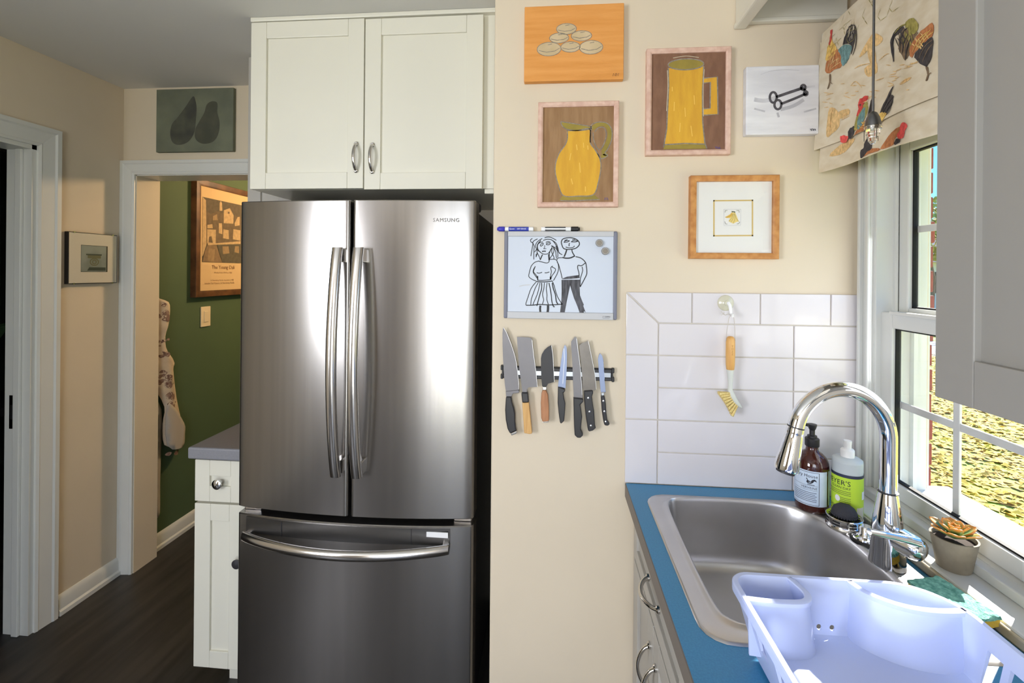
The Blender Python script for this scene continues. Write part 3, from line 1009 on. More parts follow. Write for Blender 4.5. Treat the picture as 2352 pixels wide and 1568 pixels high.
G().lathe([(0.046, CZ - 0.1805), (0.043, CZ - 0.178), (0.036, CZ - 0.186), (0.0, CZ - 0.20)], (SCX, SCY, 0), 28, cap0=False).build('drain', 'chrome', sk, smooth=40)
G().lathe([(0.055, CZ - 0.1825), (0.055, CZ - 0.185), (0.03, CZ - 0.205), (0.0, CZ - 0.205)], (SCX, SCY, 0), 28, cap0=False).build('drain_cup', 'dkgrey', sk, smooth=40)

# =================================================================== FAUCET
fa = thing('faucet', 'chrome gooseneck kitchen faucet with pull-down spray head', 'faucet', (0.728, 1.09, CZ))
FXC, FYC = 0.728, 1.092
z0 = CZ + 0.004
G().lathe([(0.034, z0), (0.034, z0 + 0.004), (0.0325, z0 + 0.012), (0.0305, z0 + 0.05), (0.029, z0 + 0.075), (0.0265, z0 + 0.10), (0.0225, z0 + 0.125), (0.0185, z0 + 0.150), (0.0165, z0 + 0.158)], (FXC, FYC, 0), 36).build('body', 'chrome', fa, smooth=50)
pts, rad = [], []
for i in range(8):
    pts.append((FXC, FYC, z0 + 0.155 + (1.172 - z0 - 0.155) * i / 7)); rad.append(0.0163)
R, CXX, CZZ = 0.1005, FXC - 0.1005, 1.172
for i in range(1, 33):
    a = math.radians(168) * i / 32
    pts.append((CXX + R * math.cos(a), FYC - 0.012 * (i / 32), CZZ + R * 1.10 * math.sin(a))); rad.append(0.0163 if i < 26 else 0.0163)
G().tube(pts, rad, 20).build('spout', 'chrome', fa, smooth=60)
e0 = Vector(pts[-1]); dirv = Vector((-0.23, -0.03, -1)).normalized()
G().lathe([(0.0165, -0.002), (0.0172, 0.004), (0.0172, 0.010), (0.0168, 0.012), (0.018, 0.02), (0.0215, 0.05), (0.0245, 0.085), (0.0235, 0.092), (0.018, 0.095)], e0, 30, axis=dirv).build('spray_head', 'chrome', fa, smooth=40)
G().lathe([(0.0185, 0.094), (0.0185, 0.0985), (0.0, 0.0985)], e0, 24, axis=dirv).build('nozzle', 'dkgrey', fa, smooth=30)
G().lathe([(0.0168, z0 + 0.1545), (0.0190, z0 + 0.1555), (0.0190, z0 + 0.1575), (0.0166, z0 + 0.1585)], (FXC, FYC, 0), 30).build('joint_ring', 'dkgrey', fa, smooth=40)
G().lathe([(0.0166, -0.0045), (0.0169, -0.004), (0.0169, -0.002), (0.0166, -0.0015)], e0, 24, axis=dirv).build('joint_ring', 'dkgrey', fa, smooth=30)
# lever hub points towards the window, lever swings back over the body
hub = G().lathe([(0.0255, -0.01), (0.0255, 0.020), (0.0250, 0.034), (0.0240, 0.046), (0.0215, 0.055), (0.016, 0.061), (0.008, 0.064), (0.0, 0.0645)], (FXC + 0.003, FYC - 0.004, z0 + 0.066), 30, axis=(0.50, -0.85, -0.14)).build('lever_hub', 'chrome', fa, smooth=50)
G().tube([(0.752, 1.040, z0 + 0.078), (0.735, 1.040, z0 + 0.082), (0.700, 1.040, z0 + 0.088), (0.6575, 1.040, z0 + 0.0945)], [0.0125, 0.0120, 0.0098, 0.0082], 14, flat=0.75).build('lever', 'chrome', hub, smooth=50)

# sprayer hole cover
sp = thing('sprayer_base', 'round chrome and black fitting behind the faucet body', 'sink fitting', (0.737, 1.178, CZ))
z0 = CZ + 0.004
G().lathe([(0.031, z0), (0.031, z0 + 0.006), (0.028, z0 + 0.009)], (0.737, 1.178, 0), 30).build('gasket', 'black', sp, smooth=40)
G().lathe([(0.0275, z0 + 0.0085), (0.0265, z0 + 0.012), (0.018, z0 + 0.015), (0.014, z0 + 0.022), (0.0135, z0 + 0.034), (0.011, z0 + 0.037), (0.0, z0 + 0.037)], (0.737, 1.178, 0), 30).build('cap', 'chrome', sp, smooth=40)

# =================================================================== THINGS AROUND THE SINK
def cyl_patch(name, m, parent, c, r, a0, a1, z0, z1, d=0.0006, n=28, sy=1.0):
    g = G()
    rings = []
    for i in range(n + 1):
        a = a0 + (a1 - a0) * i / n
        p = Vector((c[0] + (r + d) * math.cos(a), c[1] + (r + d) * math.sin(a) * sy, 0))
        rings.append([(p.x, p.y, z0), (p.x, p.y, z1)])
    vs = [q for rr in rings for q in rr]
    g.add(vs, [(2 * i, 2 * i + 2, 2 * i + 3, 2 * i + 1) for i in range(n)])
    return g.build(name, m, parent, smooth=60)


flat('amber', (52, 22, 18), 0.12, spec=0.6)
M['amber'] = mat('amber_bottle', (62, 26, 20), 0.08, coat=0.6)
flat('label_pale', (206, 220, 236), 0.6, rgb2=(192, 208, 228), scale=40)
flat('ink', (38, 38, 48), 0.7)
flat('label_green', (190, 222, 62), 0.5)
flat('navy', (40, 46, 72), 0.5)
flat('label_cream', (222, 218, 200), 0.6)
flat('greenstripe', (140, 186, 160), 0.6)
M['frost'] = translucent_mat('frosted_plastic', (214, 222, 226), 0.25, 0.3)

zs = CZ + 0.0042
BC = (0.695, 1.331)
BR = 0.0398
camdir = math.atan2(-BC[1], -BC[0])
t = thing('hand_soap_bottle', 'brown pump bottle with pale printed label on sink ledge', 'soap bottle', (BC[0], BC[1], zs))
H0 = zs
G().lathe([(0.034, H0), (0.0385, H0 + 0.003), (BR, H0 + 0.010), (BR, H0 + 0.118), (0.0385, H0 + 0.130), (0.033, H0 + 0.142), (0.024, H0 + 0.151), (0.0155, H0 + 0.157), (0.0145, H0 + 0.165), (0.0145, H0 + 0.172)], (*BC, 0), 40).build('bottle', 'amber', t, smooth=50)
pu = G().lathe([(0.0165, H0 + 0.168), (0.0172, H0 + 0.170), (0.0172, H0 + 0.188), (0.015, H0 + 0.190), (0.0115, H0 + 0.191), (0.0115, H0 + 0.196), (0.0065, H0 + 0.197), (0.0065, H0 + 0.213), (0.0055, H0 + 0.214)], (*BC, 0), 28).build('pump', 'black', t, smooth=40)
hd = [(BC[0] + 0.0, BC[1], H0 + 0.219)]
G().lathe([(0.0065, H0 + 0.210), (0.0085, H0 + 0.214), (0.0110, H0 + 0.222), (0.0110, H0 + 0.226), (0.0, H0 + 0.2275)], (*BC, 0), 24).build('pump_head', 'black', pu, smooth=40)
G().tube([(BC[0], BC[1], H0 + 0.220), (BC[0] - 0.010, BC[1] + 0.018, H0 + 0.220), (BC[0] - 0.014, BC[1] + 0.030, H0 + 0.214)], 0.0045, 10).build('spout', 'black', pu, smooth=50)
L0, L1 = H0 + 0.022, H0 + 0.113
lb = cyl_patch('label', 'label_pale', t, BC, BR, camdir - 2.2, camdir + 0.98, L0, L1)
lb['label'] = 'pale blue printed label'
cyl_patch('back_label', 'label_pale', t, BC, BR, camdir + 1.12, camdir + 2.4, L0 + 0.002, L1)
for z in (L0 + 0.003, L1 - 0.0035):
    cyl_patch('label_rule', 'ink', lb, BC, BR, camdir - 2.1, camdir + 0.42, z - 0.0005, z + 0.0005, 0.0009)
cyl_patch('label_rule', 'ink', lb, BC, BR, camdir + 0.40, camdir + 0.43, L0 + 0.0025, L1 - 0.003, 0.0009, 3)
wr = (BC, BR, camdir)
text('Country House', None, (0.0135, L1 - 0.017), 0.0085, 'ink', lb, align='RIGHT', wrap=wr, d=0.001)
text('VERVEINE', None, (0.0125, L1 - 0.047), 0.0058, 'ink', lb, align='RIGHT', wrap=wr, d=0.001, spacing=1.1)
for z in (L1 - 0.0385, L1 - 0.0505):
    cyl_patch('label_rule', 'ink', lb, BC, BR, camdir - 1.2, camdir + 0.32, z, z + 0.0005, 0.0009)
random.seed(8)
for i in range(6):
    z = L1 - 0.057 - i * 0.0045
    cyl_patch('print_line', 'navy', lb, BC, BR, camdir - 1.2, camdir + 0.30 - random.uniform(0, 0.12), z, z + 0.0012, 0.0009)
# little rooster mark on the label
g = G()
def wrapxy(p, d=0.0011):
    a = camdir + p[0] / BR
    return (BC[0] + (BR + d) * math.cos(a), BC[1] + (BR + d) * math.sin(a), p[1])
rm = [(-0.016, 0.0), (-0.014, 0.006), (-0.017, 0.010), (-0.0145, 0.0105), (-0.012, 0.005), (-0.006, 0.003), (-0.003, 0.008), (0.002, 0.010), (0.006, 0.007), (0.007, 0.002), (0.005, 0.005), (0.001, 0.005), (-0.001, 0.001), (-0.006, -0.003), (-0.012, -0.003)]
tr = tessellate_polygon([[Vector((p[0], p[1], 0)) for p in rm]])
g.add([wrapxy((p[0] + 0.004, p[1] + L1 - 0.030)) for p in rm], tr)
g.build('rooster_mark', 'ink', lb)
cyl_patch('print_line', 'ink', lb, BC, BR, camdir - 0.25, camdir + 0.16, L1 - 0.0365, L1 - 0.0350, 0.0009)

GC = (0.758, 1.285)
GR = 0.0338
cg = math.atan2(-GC[1], -GC[0])
t = thing('dish_soap_bottle', 'white capped dish soap bottle with lime green label on sink ledge', 'soap bottle', (GC[0], GC[1], zs))
G().lathe([(0.030, H0), (0.0335, H0 + 0.003), (GR, H0 + 0.008), (GR, H0 + 0.148), (0.033, H0 + 0.154), (0.027, H0 + 0.158), (0.0145, H0 + 0.160), (0.0145, H0 + 0.164)], (*GC, 0), 40).build('bottle', 'frost', t, smooth=50)
cp = G().lathe([(0.0155, H0 + 0.160), (0.0155, H0 + 0.177), (0.013, H0 + 0.180), (0.0085, H0 + 0.181), (0.0085, H0 + 0.190), (0.0095, H0 + 0.198), (0.0088, H0 + 0.201), (0.0, H0 + 0.202)], (*GC, 0), 28).build('cap', 'white', t, smooth=40)
G0, G1 = H0 + 0.016, H0 + 0.117
gl = cyl_patch('label', 'label_green', t, GC, GR, cg - 2.6, cg + 2.6, G0, G1, n=40)
gl['label'] = 'lime green label'
cyl_patch('label_band', 'navy', gl, GC, GR, cg - 2.6, cg + 2.6, G1 - 0.002, G1 + 0.0055, 0.0009, 40)
wg = (GC, GR, cg)
text("MEYER'S", None, (0.0075, G1 - 0.022), 0.0125, 'ink', gl, align='RIGHT', wrap=wg, d=0.001)
text('CLEAN DAY', None, (0.0075, G1 - 0.0315), 0.0060, 'ink', gl, align='RIGHT', wrap=wg, d=0.001)
text('DISH SOAP', None, (0.0085, G0 + 0.0165), 0.0085, 'ink', gl, align='RIGHT', wrap=wg, d=0.001)
for i in range(10):
    z = G1 - 0.0375 - i * 0.0042
    if i == 3: continue
    cyl_patch('print_line', 'ink', gl, GC, GR, cg - (1.4 if i < 3 else 0.52), cg + 0.22, z, z + 0.0010, 0.0009)
cyl_patch('print_line', 'ink', gl, GC, GR, cg - 1.4, cg + 0.24, G0 + 0.0125, G0 + 0.0136, 0.0009)
cyl_patch('print_line', 'ink', gl, GC, GR, cg - 1.4, cg + 0.24, G0 + 0.0095, G0 + 0.0105, 0.0009)
cyl_patch('white_patch', 'white', gl, GC, GR, cg + 1.05, cg + 1.5, G1 - 0.055, G1 - 0.035, 0.0009)
cyl_patch('cream_patch', 'label_cream', gl, GC, GR, cg + 0.62, cg + 1.3, G0 + 0.0005, G0 + 0.027, 0.0009)
g = G(); ring = ell(-0.021, G1 - 0.058, 0.0062, 0.0078, 20)
g.add([(GC[0] + (GR + 0.0012) * math.cos(cg + p[0] / GR), GC[1] + (GR + 0.0012) * math.sin(cg + p[0] / GR), p[1]) for p in ring], [tuple(range(20))])
g.build('round_seal', 'white', gl)

# slotted steel scrubber dish and the black scrubber on it
DCc = (0.724, 1.238)
t = thing('scrubber_dish', 'small round slotted steel dish on the sink ledge', 'dish', (DCc[0], DCc[1], zs))
G().lathe([(0.036, H0), (0.0385, H0 + 0.001), (0.0400, H0 + 0.006), (0.0385, H0 + 0.009), (0.0375, H0 + 0.011), (0.0375, H0 + 0.026), (0.0392, H0 + 0.029), (0.0375, H0 + 0.0305), (0.034, H0 + 0.0285), (0.0, H0 + 0.0275)], (*DCc, 0), 40).build('cup', 'nickel', t, smooth=40)
a_c = math.atan2(-DCc[1], -DCc[0])
for da in (-1.25, -0.45, 0.5, 1.3):
    for zz in (H0 + 0.0145, H0 + 0.021):
        cyl_patch('slot', 'gap', t, DCc, 0.0375, a_c + da - 0.22, a_c + da + 0.22, zz, zz + 0.0032, 0.0004, 8)
for i in range(20):
    a = 2 * PI * i / 20
    p0 = Vector((DCc[0] + 0.0275 * math.cos(a), DCc[1] + 0.0275 * math.sin(a), H0 + 0.0288))
    p1 = Vector((DCc[0] + 0.0325 * math.cos(a), DCc[1] + 0.0325 * math.sin(a), H0 + 0.0289))
    G().tube([p0, p1], 0.0009, 5).build('slot', 'gap', t)
flat('scrub', (50, 50, 56), 0.8, bump=0.6, bscale=300)
sb = thing('scrubber', 'black domed bristle scrubber sitting in the steel dish', 'scrubber', (DCc[0], DCc[1], H0 + 0.029))
G().lathe([(0.024, H0 + 0.030), (0.0275, H0 + 0.034), (0.027, H0 + 0.040), (0.0225, H0 + 0.049), (0.015, H0 + 0.0545), (0.007, H0 + 0.057), (0.0, H0 + 0.0572)], (*DCc, 0), 36).build('dome', 'scrub', sb, smooth=50)
for i in range(30):
    a = 2 * PI * i / 30
    G().tube([(DCc[0] + 0.022 * math.cos(a), DCc[1] + 0.022 * math.sin(a), H0 + 0.0345), (DCc[0] + 0.0280 * math.cos(a), DCc[1] + 0.0280 * math.sin(a), H0 + 0.0315)], [0.0026, 0.0020], 6).build('bristle_tuft', 'scrub', sb)

# succulent in a clay pot on the sill
PC = (0.838, 1.062)
t = thing('succulent_pot', 'orange edged succulent in a small grey clay pot on the sill', 'potted plant', (PC[0], PC[1], 0.922))
flat('clay', (158, 146, 126), 0.8, rgb2=(132, 122, 106), scale=25, bump=0.3, bscale=60)
flat('soil', (60, 48, 40), 0.95)
G().lathe([(0.027, 0.922), (0.0285, 0.924), (0.0385, 0.984), (0.0395, 0.987), (0.036, 0.987), (0.034, 0.978)], (*PC, 0), 36).build('pot', 'clay', t, smooth=40)
G().lathe([(0.0345, 0.979), (0.0, 0.981)], (*PC, 0), 24, cap0=False).build('soil', 'soil', t)


def petal_mat():
    m = bpy.data.materials.new('succulent_leaf')
    m.use_nodes = True
    nt = m.node_tree
    b_ = nt.nodes['Principled BSDF']
    b_.inputs['Roughness'].default_value = 0.45
    at = nt.nodes.new('ShaderNodeAttribute')
    at.attribute_name = 'edge'
    r = nt.nodes.new('ShaderNodeValToRGB')
    r.color_ramp.elements[0].position = 0.62; r.color_ramp.elements[0].color = lin((112, 150, 84))
    r.color_ramp.elements[1].position = 0.97; r.color_ramp.elements[1].color = lin((226, 148, 66))
    nt.links.new(at.outputs['Fac'], r.inputs['Fac'])
    nt.links.new(r.outputs['Color'], b_.inputs['Base Color'])
    return m


M['succ'] = petal_mat()


def succ_leaf(L, W, tilt, ang, z, parent):
    n, m = 8, 6
    vs, ed, fs = [], [], []
    for i in range(n + 1):
        s = i / n
        wdt = W * (math.sin(PI * min(1, 0.12 + s * 0.88)) ** 0.6) * (0.45 + 0.55 * s) if s < 1 else 0.0
        for j in range(m + 1):
            q = j / m * 2 - 1
            x = 0.004 + L * s
            y = wdt * q
            h = 0.006 * (q * q) * (wdt / W) + 0.004 * s * s
            vs.append((x * math.cos(tilt) - h * math.sin(tilt), y, x * math.sin(tilt) + h * math.cos(tilt)))
            ed.append(max(abs(q) * 0.95, s))
    for i in range(n):
        for j in range(m):
            a = i * (m + 1) + j
            fs.append((a, a + 1, a + m + 2, a + m + 1))
    ca, sa = math.cos(ang), math.sin(ang)
    g = G().add([(PC[0] + v[0] * ca - v[1] * sa, PC[1] + v[0] * sa + v[1] * ca, z + v[2]) for v in vs], fs)
    o = g.build('leaf', 'succ', parent, smooth=80)
    at = o.data.attributes.new('edge', 'FLOAT', 'POINT')
    for i, e in enumerate(ed): at.data[i].value = e
    md = o.modifiers.new('thick', 'SOLIDIFY'); md.thickness = 0.0022
    return o


for ring_, (cnt, L, W, tl, z) in enumerate(((6, 0.045, 0.019, 0.42, 0.984), (5, 0.034, 0.015, 0.75, 0.985), (5, 0.024, 0.009, 1.05, 0.986), (3, 0.015, 0.005, 1.3, 0.988))):
    for i in range(cnt):
        succ_leaf(L, W, tl, 2 * PI * i / cnt + ring_ * 0.5, z, t)

# scouring sponge on the ledge
t = thing('sponge', 'turquoise scouring sponge with yellow foam underside on the counter edge', 'sponge', (0.79, 0.97, 0.91))
flat('scour', (146, 212, 194), 0.9, rgb2=(92, 156, 142), scale=120, bump=1.0, bscale=260)
flat('foam', (226, 190, 74), 0.9, bump=0.6, bscale=300)
_l = Vector((0.19, -0.98, 0.0)).normalized()
_w = Vector((0.97, 0.17, 0.07)).normalized()
_nn = _w.cross(_l) * -1.0
_l = _w.cross(_nn) * -1.0 if _nn.z < 0 else _nn.cross(_w) * -1.0
if _nn.z < 0: _nn = -_nn
Rm = Matrix(((_l.x, _w.x, _nn.x, 0.750), (_l.y, _w.y, _nn.y, 0.955), (_l.z, _w.z, _nn.z, 0.9215), (0, 0, 0, 1)))


def slabm(name, m, x, y, z0, z1, rough):
    g = G()
    nx, ny = 26, 16
    random.seed(3)
    vs, fs = [], []
    out = []
    for iz, z in enumerate((z0, z1)):
        for i in range(nx + 1):
            for j in range(ny + 1):
                edge = i in (0, nx) or j in (0, ny)
                dz = random.uniform(-rough, rough) if iz == 1 else 0
                px = -x + 2 * x * i / nx + random.uniform(-rough, rough)
                py = -y + 2 * y * j / ny + random.uniform(-rough, rough)
                vs.append(Rm @ Vector((px, py, z + dz - (rough if edge and iz == 1 else 0))))
    N = (nx + 1) * (ny + 1)
    for iz in (0, 1):
        for i in range(nx):
            for j in range(ny):
                a = iz * N + i * (ny + 1) + j
                fs.append((a, a + 1, a + ny + 2, a + ny + 1))
    rim = [i * (ny + 1) for i in range(nx + 1)] + [nx * (ny + 1) + j for j in range(1, ny + 1)] + [i * (ny + 1) + ny for i in range(nx - 1, -1, -1)] + [j for j in range(ny - 1, 0, -1)]
    for k_ in range(len(rim)):
        a, b_ = rim[k_], rim[(k_ + 1) % len(rim)]
        fs.append((a, b_, b_ + N, a + N))
    return g.add(vs, fs).build(name, m, t, smooth=60)


slabm('scour_pad', 'scour', 0.056, 0.034, 0.000, 0.007, 0.0011)
slabm('foam_pad', 'foam', 0.055, 0.033, -0.013, 0.0, 0.0004)


# =================================================================== DISH RACK
def rack_ring(z, ins, r_right=0.085, r_left=0.035, y0=0.30):
    x0, x1, y1 = 0.300 + ins, 0.640 - ins, 0.842 - ins
    y0 = y0 + ins
    out = []

    def arc(cx, cy, r, a0, n):
        return [(cx + r * math.cos(a0 + PI / 2 * k / n), cy + r * math.sin(a0 + PI / 2 * k / n), z) for k in range(n + 1)]
    rr, rl = max(0.006, r_right - ins), max(0.006, r_left - ins)
    out += arc(x1 - rr, y1 - rr, rr, 0, 10)
    out += arc(x0 + rl, y1 - rl, rl, PI / 2, 8)
    out += arc(x0 + rl, y0 + rl, rl, PI, 8)
    out += arc(x1 - rl, y0 + rl, rl, 1.5 * PI, 8)
    return out


dk = thing('dish_rack', 'lavender white plastic dish drainer standing over the sink edge', 'dish rack', (0.47, 0.57, CZ + 0.005))
Z0, ZR, ZF = CZ + 0.0075, 1.020, 0.938
shell = G().loft([rack_ring(Z0, 0.034), rack_ring(ZF - 0.004, 0.026), rack_ring(ZR - 0.014, 0.006), rack_ring(ZR - 0.014, 0.0), rack_ring(ZR - 0.002, 0.0), rack_ring(ZR, 0.002),
                  rack_ring(ZR, 0.009), rack_ring(ZR - 0.002, 0.0105), rack_ring(ZF + 0.012, 0.0245), rack_ring(ZF + 0.003, 0.028), rack_ring(ZF, 0.036)], True, True)
tray = shell.build('tray', 'rack', dk, smooth=42)
# cut drain slots in the long sides and the far end
cut = G()
for i in range(7):
    y = 0.735 - i * 0.060
    cut.box(0.28, 0.345, y - 0.013, y + 0.013, 0.957, 0.998)
for i in range(4):
    y = 0.705 - i * 0.095
    cut.box(0.595, 0.66, y - 0.030, y - 0.006, 0.946, 0.994)
    cut.box(0.595, 0.66, y + 0.004, y + 0.028, 0.946, 0.994)
for hx in (0.4405, 0.4610):
    cut.lathe([(0.0042, 0.78), (0.0042, 0.86)], (hx, 0, 0.9505), 14, axis=(0, 1, 0))
for i in range(4):
    for j in range(3):
        cut.box(0.40 + j * 0.07, 0.43 + j * 0.07, 0.40 + i * 0.08, 0.408 + i * 0.08, 0.90, 0.95)
co = cut.build('cutter', 'rack')
bo = tray.modifiers.new('slots', 'BOOLEAN')
bo.operation = 'DIFFERENCE'
bo.solver = 'EXACT'
bo.object = co
bpy.context.view_layer.update()
me2 = bpy.data.meshes.new_from_object(tray.evaluated_get(bpy.context.evaluated_depsgraph_get()))
tray.modifiers.clear()
tray.data = me2
me2.shade_smooth(); me2.set_sharp_from_angle(angle=math.radians(42))
bpy.data.objects.remove(co)


def cup_walls(path, ztop, zbot, draft, thick, name):
    """free-standing curved partition: path = list of (x,y); draft pulls the foot inwards along the normal"""
    n = len(path)
    rows = []
    P = [Vector(p) for p in path]
    N = []
    for i in range(n):
        tt = (P[min(i + 1, n - 1)] - P[max(i - 1, 0)]).normalized()
        N.append(Vector((-tt.y, tt.x)))
    rings = []
    for i in range(n):
        p, q = P[i], N[i]
        sect = [(p - q * draft, zbot), (p + q * 0.0, ztop - 0.008), (p - q * 0.004, ztop - 0.007), (p - q * 0.004, ztop - 0.001), (p - q * 0.002, ztop), (p + q * (thick + 0.002), ztop), (p + q * (thick + 0.003), ztop - 0.002), (p + q * thick, ztop - 0.010), (p + q * (thick - draft), zbot)]
        rings.append([(s[0].x, s[0].y, s[1]) for s in sect])
    return G().loft(rings).build(name, 'rack', dk, smooth=42)


cup_walls(catmull([(0.309, 0.772), (0.345, 0.769), (0.385, 0.771), (0.402, 0.778), (0.410, 0.793), (0.408, 0.812), (0.402, 0.834)], 5), ZR, ZF, 0.010, 0.004, 'cutlery_cup')['label'] = 'cutlery cup in the far left corner'
cup_walls(catmull([(0.495, 0.834), (0.503, 0.812), (0.520, 0.793), (0.545, 0.779), (0.575, 0.773), (0.605, 0.774), (0.632, 0.778)], 6), ZR, ZF, 0.018, 0.004, 'cup_holder')['label'] = 'curved cup holder in the far right corner'
# plate ribs on the floor
rib = None
for i in range(9):
    y = 0.735 - i * 0.048
    if rib is None:
        rib = G().add([(0.0, -0.003, 0), (0.21, -0.003, 0), (0.21, 0.003, 0), (0.0, 0.003, 0), (0.02, -0.001, 0.010), (0.19, -0.001, 0.010), (0.19, 0.001, 0.010), (0.02, 0.001, 0.010)], [(3, 2, 1, 0), (4, 5, 6, 7), (0, 1, 5, 4), (1, 2, 6, 5), (2, 3, 7, 6), (3, 0, 4, 7)]).build('rib', 'rack', dk)
        o = rib
    else:
        o = rib.copy(); COL.objects.link(o)
    o.location = (0.362, y - 0.10, ZF - 0.0005)
for ax in (0.352, 0.585):
    for ay in (0.36, 0.775):
        G().lathe([(0.008, CZ + (0.0045 if ay > 0.6 else 0.0)), (0.009, Z0 + 0.002)], (ax, ay, 0), 14).build('foot', 'rack', dk)

# =================================================================== PICTURE WALL
def wall_frame(x0, z0, yy=YA):
    return frame((x0, yy, z0), (1, 0, 0), (0, 0, 1), (0, -1, 0))


class Art:
    """a picture on the wall: local coordinates in metres, traced shapes mapped by quadmap"""

    def __init__(self, parent, x0, x1, z0, z1, depth, qm):
        self.p, self.w, self.h, self.d = parent, x1 - x0, z1 - z0, depth
        self.fr = wall_frame(x0, z0)
        self.q = qm

    def m(self, pts):
        out = []
        for p in pts:
            s, t_ = self.q(p)
            out.append((s * self.w, t_ * self.h))
        return out

    def fill(self, name, pts, m, lift=0.0004, smooth=False, closed=True):
        P = catmull(pts, 5, True) if smooth else pts
        return G().poly(self.fr, self.m(P), self.d + lift).build(name, m, self.p)

    def lines(self, name, polys, m, w, lift=0.0008, smooth=True):
        g = G()
        for pl in polys:
            ww = w
            if isinstance(pl, tuple): pl, ww = pl
            P = catmull(pl, 5) if (smooth and len(pl) > 2) else pl
            g.ribbon(self.fr, self.m(P), ww, self.d + lift)
        o = g.build(name, m, self.p)
        o['kind'] = 'stuff'
        return o


def rails(parent, x0, x1, z0, z1, w, d, m, yy=YA, axis='y', lip=0.003):
    """four mitred frame rails"""
    def pt(a, z, dd):
        return (a, yy - dd, z) if axis == 'y' else (yy + dd, a, z)
    sec = [(0, 0), (0, d - 0.002), (0.002, d), (w * 0.7, d), (w, d - lip), (w, 0)]
    cs = [(x0, z0, 1, 1), (x1, z0, -1, 1), (x1, z1, -1, -1), (x0, z1, 1, -1)]
    for i in range(4):
        a, b_ = cs[i], cs[(i + 1) % 4]
        G().loft([[pt(c_[0] + c_[2] * p[0], c_[1] + c_[3] * p[0], p[1]) for p in sec] for c_ in (a, b_)]).build('frame_rail', m, parent, smooth=30)


flat('orange_paint', (226, 158, 84), 0.7, rgb2=(216, 146, 70), scale=5, stretch=(1, 1, 12), bump=0.3, bscale=80)
flat('stone_paint', (206, 184, 148), 0.8, rgb2=(194, 172, 134), scale=20)
flat('grey_chalk', (124, 116, 104), 0.9, rgb2=(150, 140, 126), scale=120)
flat('brown_paint', (158, 124, 88), 0.8, rgb2=(142, 108, 74), scale=10, stretch=(8, 1, 1.2), bump=0.3, bscale=120)
flat('brown2_paint', (134, 98, 76), 0.8, rgb2=(120, 86, 66), scale=12, stretch=(5, 1, 1.5), bump=0.3, bscale=120)
flat('yellow_paint', (216, 166, 52), 0.75, rgb2=(206, 154, 48), scale=10, stretch=(6, 1, 1.2), bump=0.3, bscale=100)
flat('yellow_light', (232, 188, 84), 0.75)
flat('olive_paint', (158, 138, 60), 0.8, rgb2=(140, 124, 56), scale=20)
flat('chalk_light', (198, 186, 160), 0.9)
flat('blue_ink', (60, 66, 150), 0.6)
flat('canvas_white', (230, 230, 232), 0.85, rgb2=(212, 212, 216), scale=6, stretch=(1, 1, 5), bump=0.2, bscale=400)
flat('charcoal', (70, 68, 72), 0.9, rgb2=(96, 94, 98), scale=60)
flat('charcoal_soft', (182, 182, 187), 0.95, rgb2=(206, 206, 210), scale=30)
flat('gold_line', (214, 184, 112), 0.5)
flat('mat_shade', (226, 224, 218), 0.9)

# --- orange canvas with a heap of stones
t = thing('painting', 'orange unframed canvas painting of six piled pale stones', 'painting', (0.05, YA, 2.11), 'pictures on the beige wall')
G().box(-0.096, 0.202, YA - 0.022, YA - 0.001, 2.111, 2.339).build('canvas', 'orange_paint', t, bev=0.002)
A = Art(t, -0.096, 0.202, 2.111, 2.339, 0.022, quadmap((275, 68), (977, 65), (970, 600), (268, 594)))
for i, (cx, cy, rx, ry) in enumerate(((600, 362, 68, 37), (448, 372, 85, 48), (745, 370, 82, 48), (678, 287, 72, 36), (520, 297, 68, 35), (572, 235, 70, 38))):
    A.fill('stone', ell(cx, cy, rx, ry, 26), 'stone_paint', 0.0004 + i * 0.0001)
    A.lines('stone_outline', [ell(cx, cy, rx, ry, 26) + [(cx + rx, cy)], [(cx - rx * 0.85, cy + ry * 0.15), (cx - rx * 0.2, cy + ry * 0.45), (cx + rx * 0.5, cy + ry * 0.3), (cx + rx * 0.9, cy - ry * 0.1)], [(cx - 8, cy - ry * 0.62), (cx + 22, cy - ry * 0.74)]], 'grey_chalk', 0.0019, 0.0006 + i * 0.0001, smooth=False)
A.lines('signature', [[(895, 578), (900, 558), (912, 578), (916, 558)], [(918, 578), (922, 558), (932, 578), (938, 558)]], 'ink', 0.0011, smooth=False)

# --- framed jug
t = thing('framed_painting', 'pink wood framed painting of a round yellow jug with curled handle', 'painting', (0.07, YA, 1.73), 'pictures on the beige wall')
rails(t, -0.052, 0.190, 1.730, 2.048, 0.015, 0.022, 'pinkwood')
G().box(-0.040, 0.178, YA - 0.014, YA - 0.001, 1.742, 2.036).build('panel', 'brown_paint', t)
A = Art(t, -0.037, 0.175, 1.745, 2.033, 0.014, quadmap((405, 783), (908, 790), (893, 1468), (392, 1448)))
body = [(575, 950), (577, 1000), (560, 1050), (515, 1110), (490, 1180), (488, 1250), (508, 1330), (545, 1408), (650, 1415), (755, 1410), (790, 1330), (810, 1230), (805, 1160), (770, 1090), (738, 1040), (735, 945), (650, 952)]
A.fill('jug_foot', [(540, 1405), (760, 1408), (800, 1445), (512, 1438)], 'olive_paint', 0.0003)
A.fill('jug_body', body, 'yellow_paint', 0.0004, True)
A.fill('jug_mouth', [(530, 885), (600, 898), (745, 930), (720, 948), (640, 952), (572, 940), (540, 915)], 'olive_paint', 0.0005)
A.lines('jug_handle', [([(752, 945), (790, 918), (840, 915), (872, 950), (874, 1010), (850, 1070), (830, 1110), (848, 1132), (815, 1145)], 0.012)], 'olive_paint', 0.012, 0.0005)
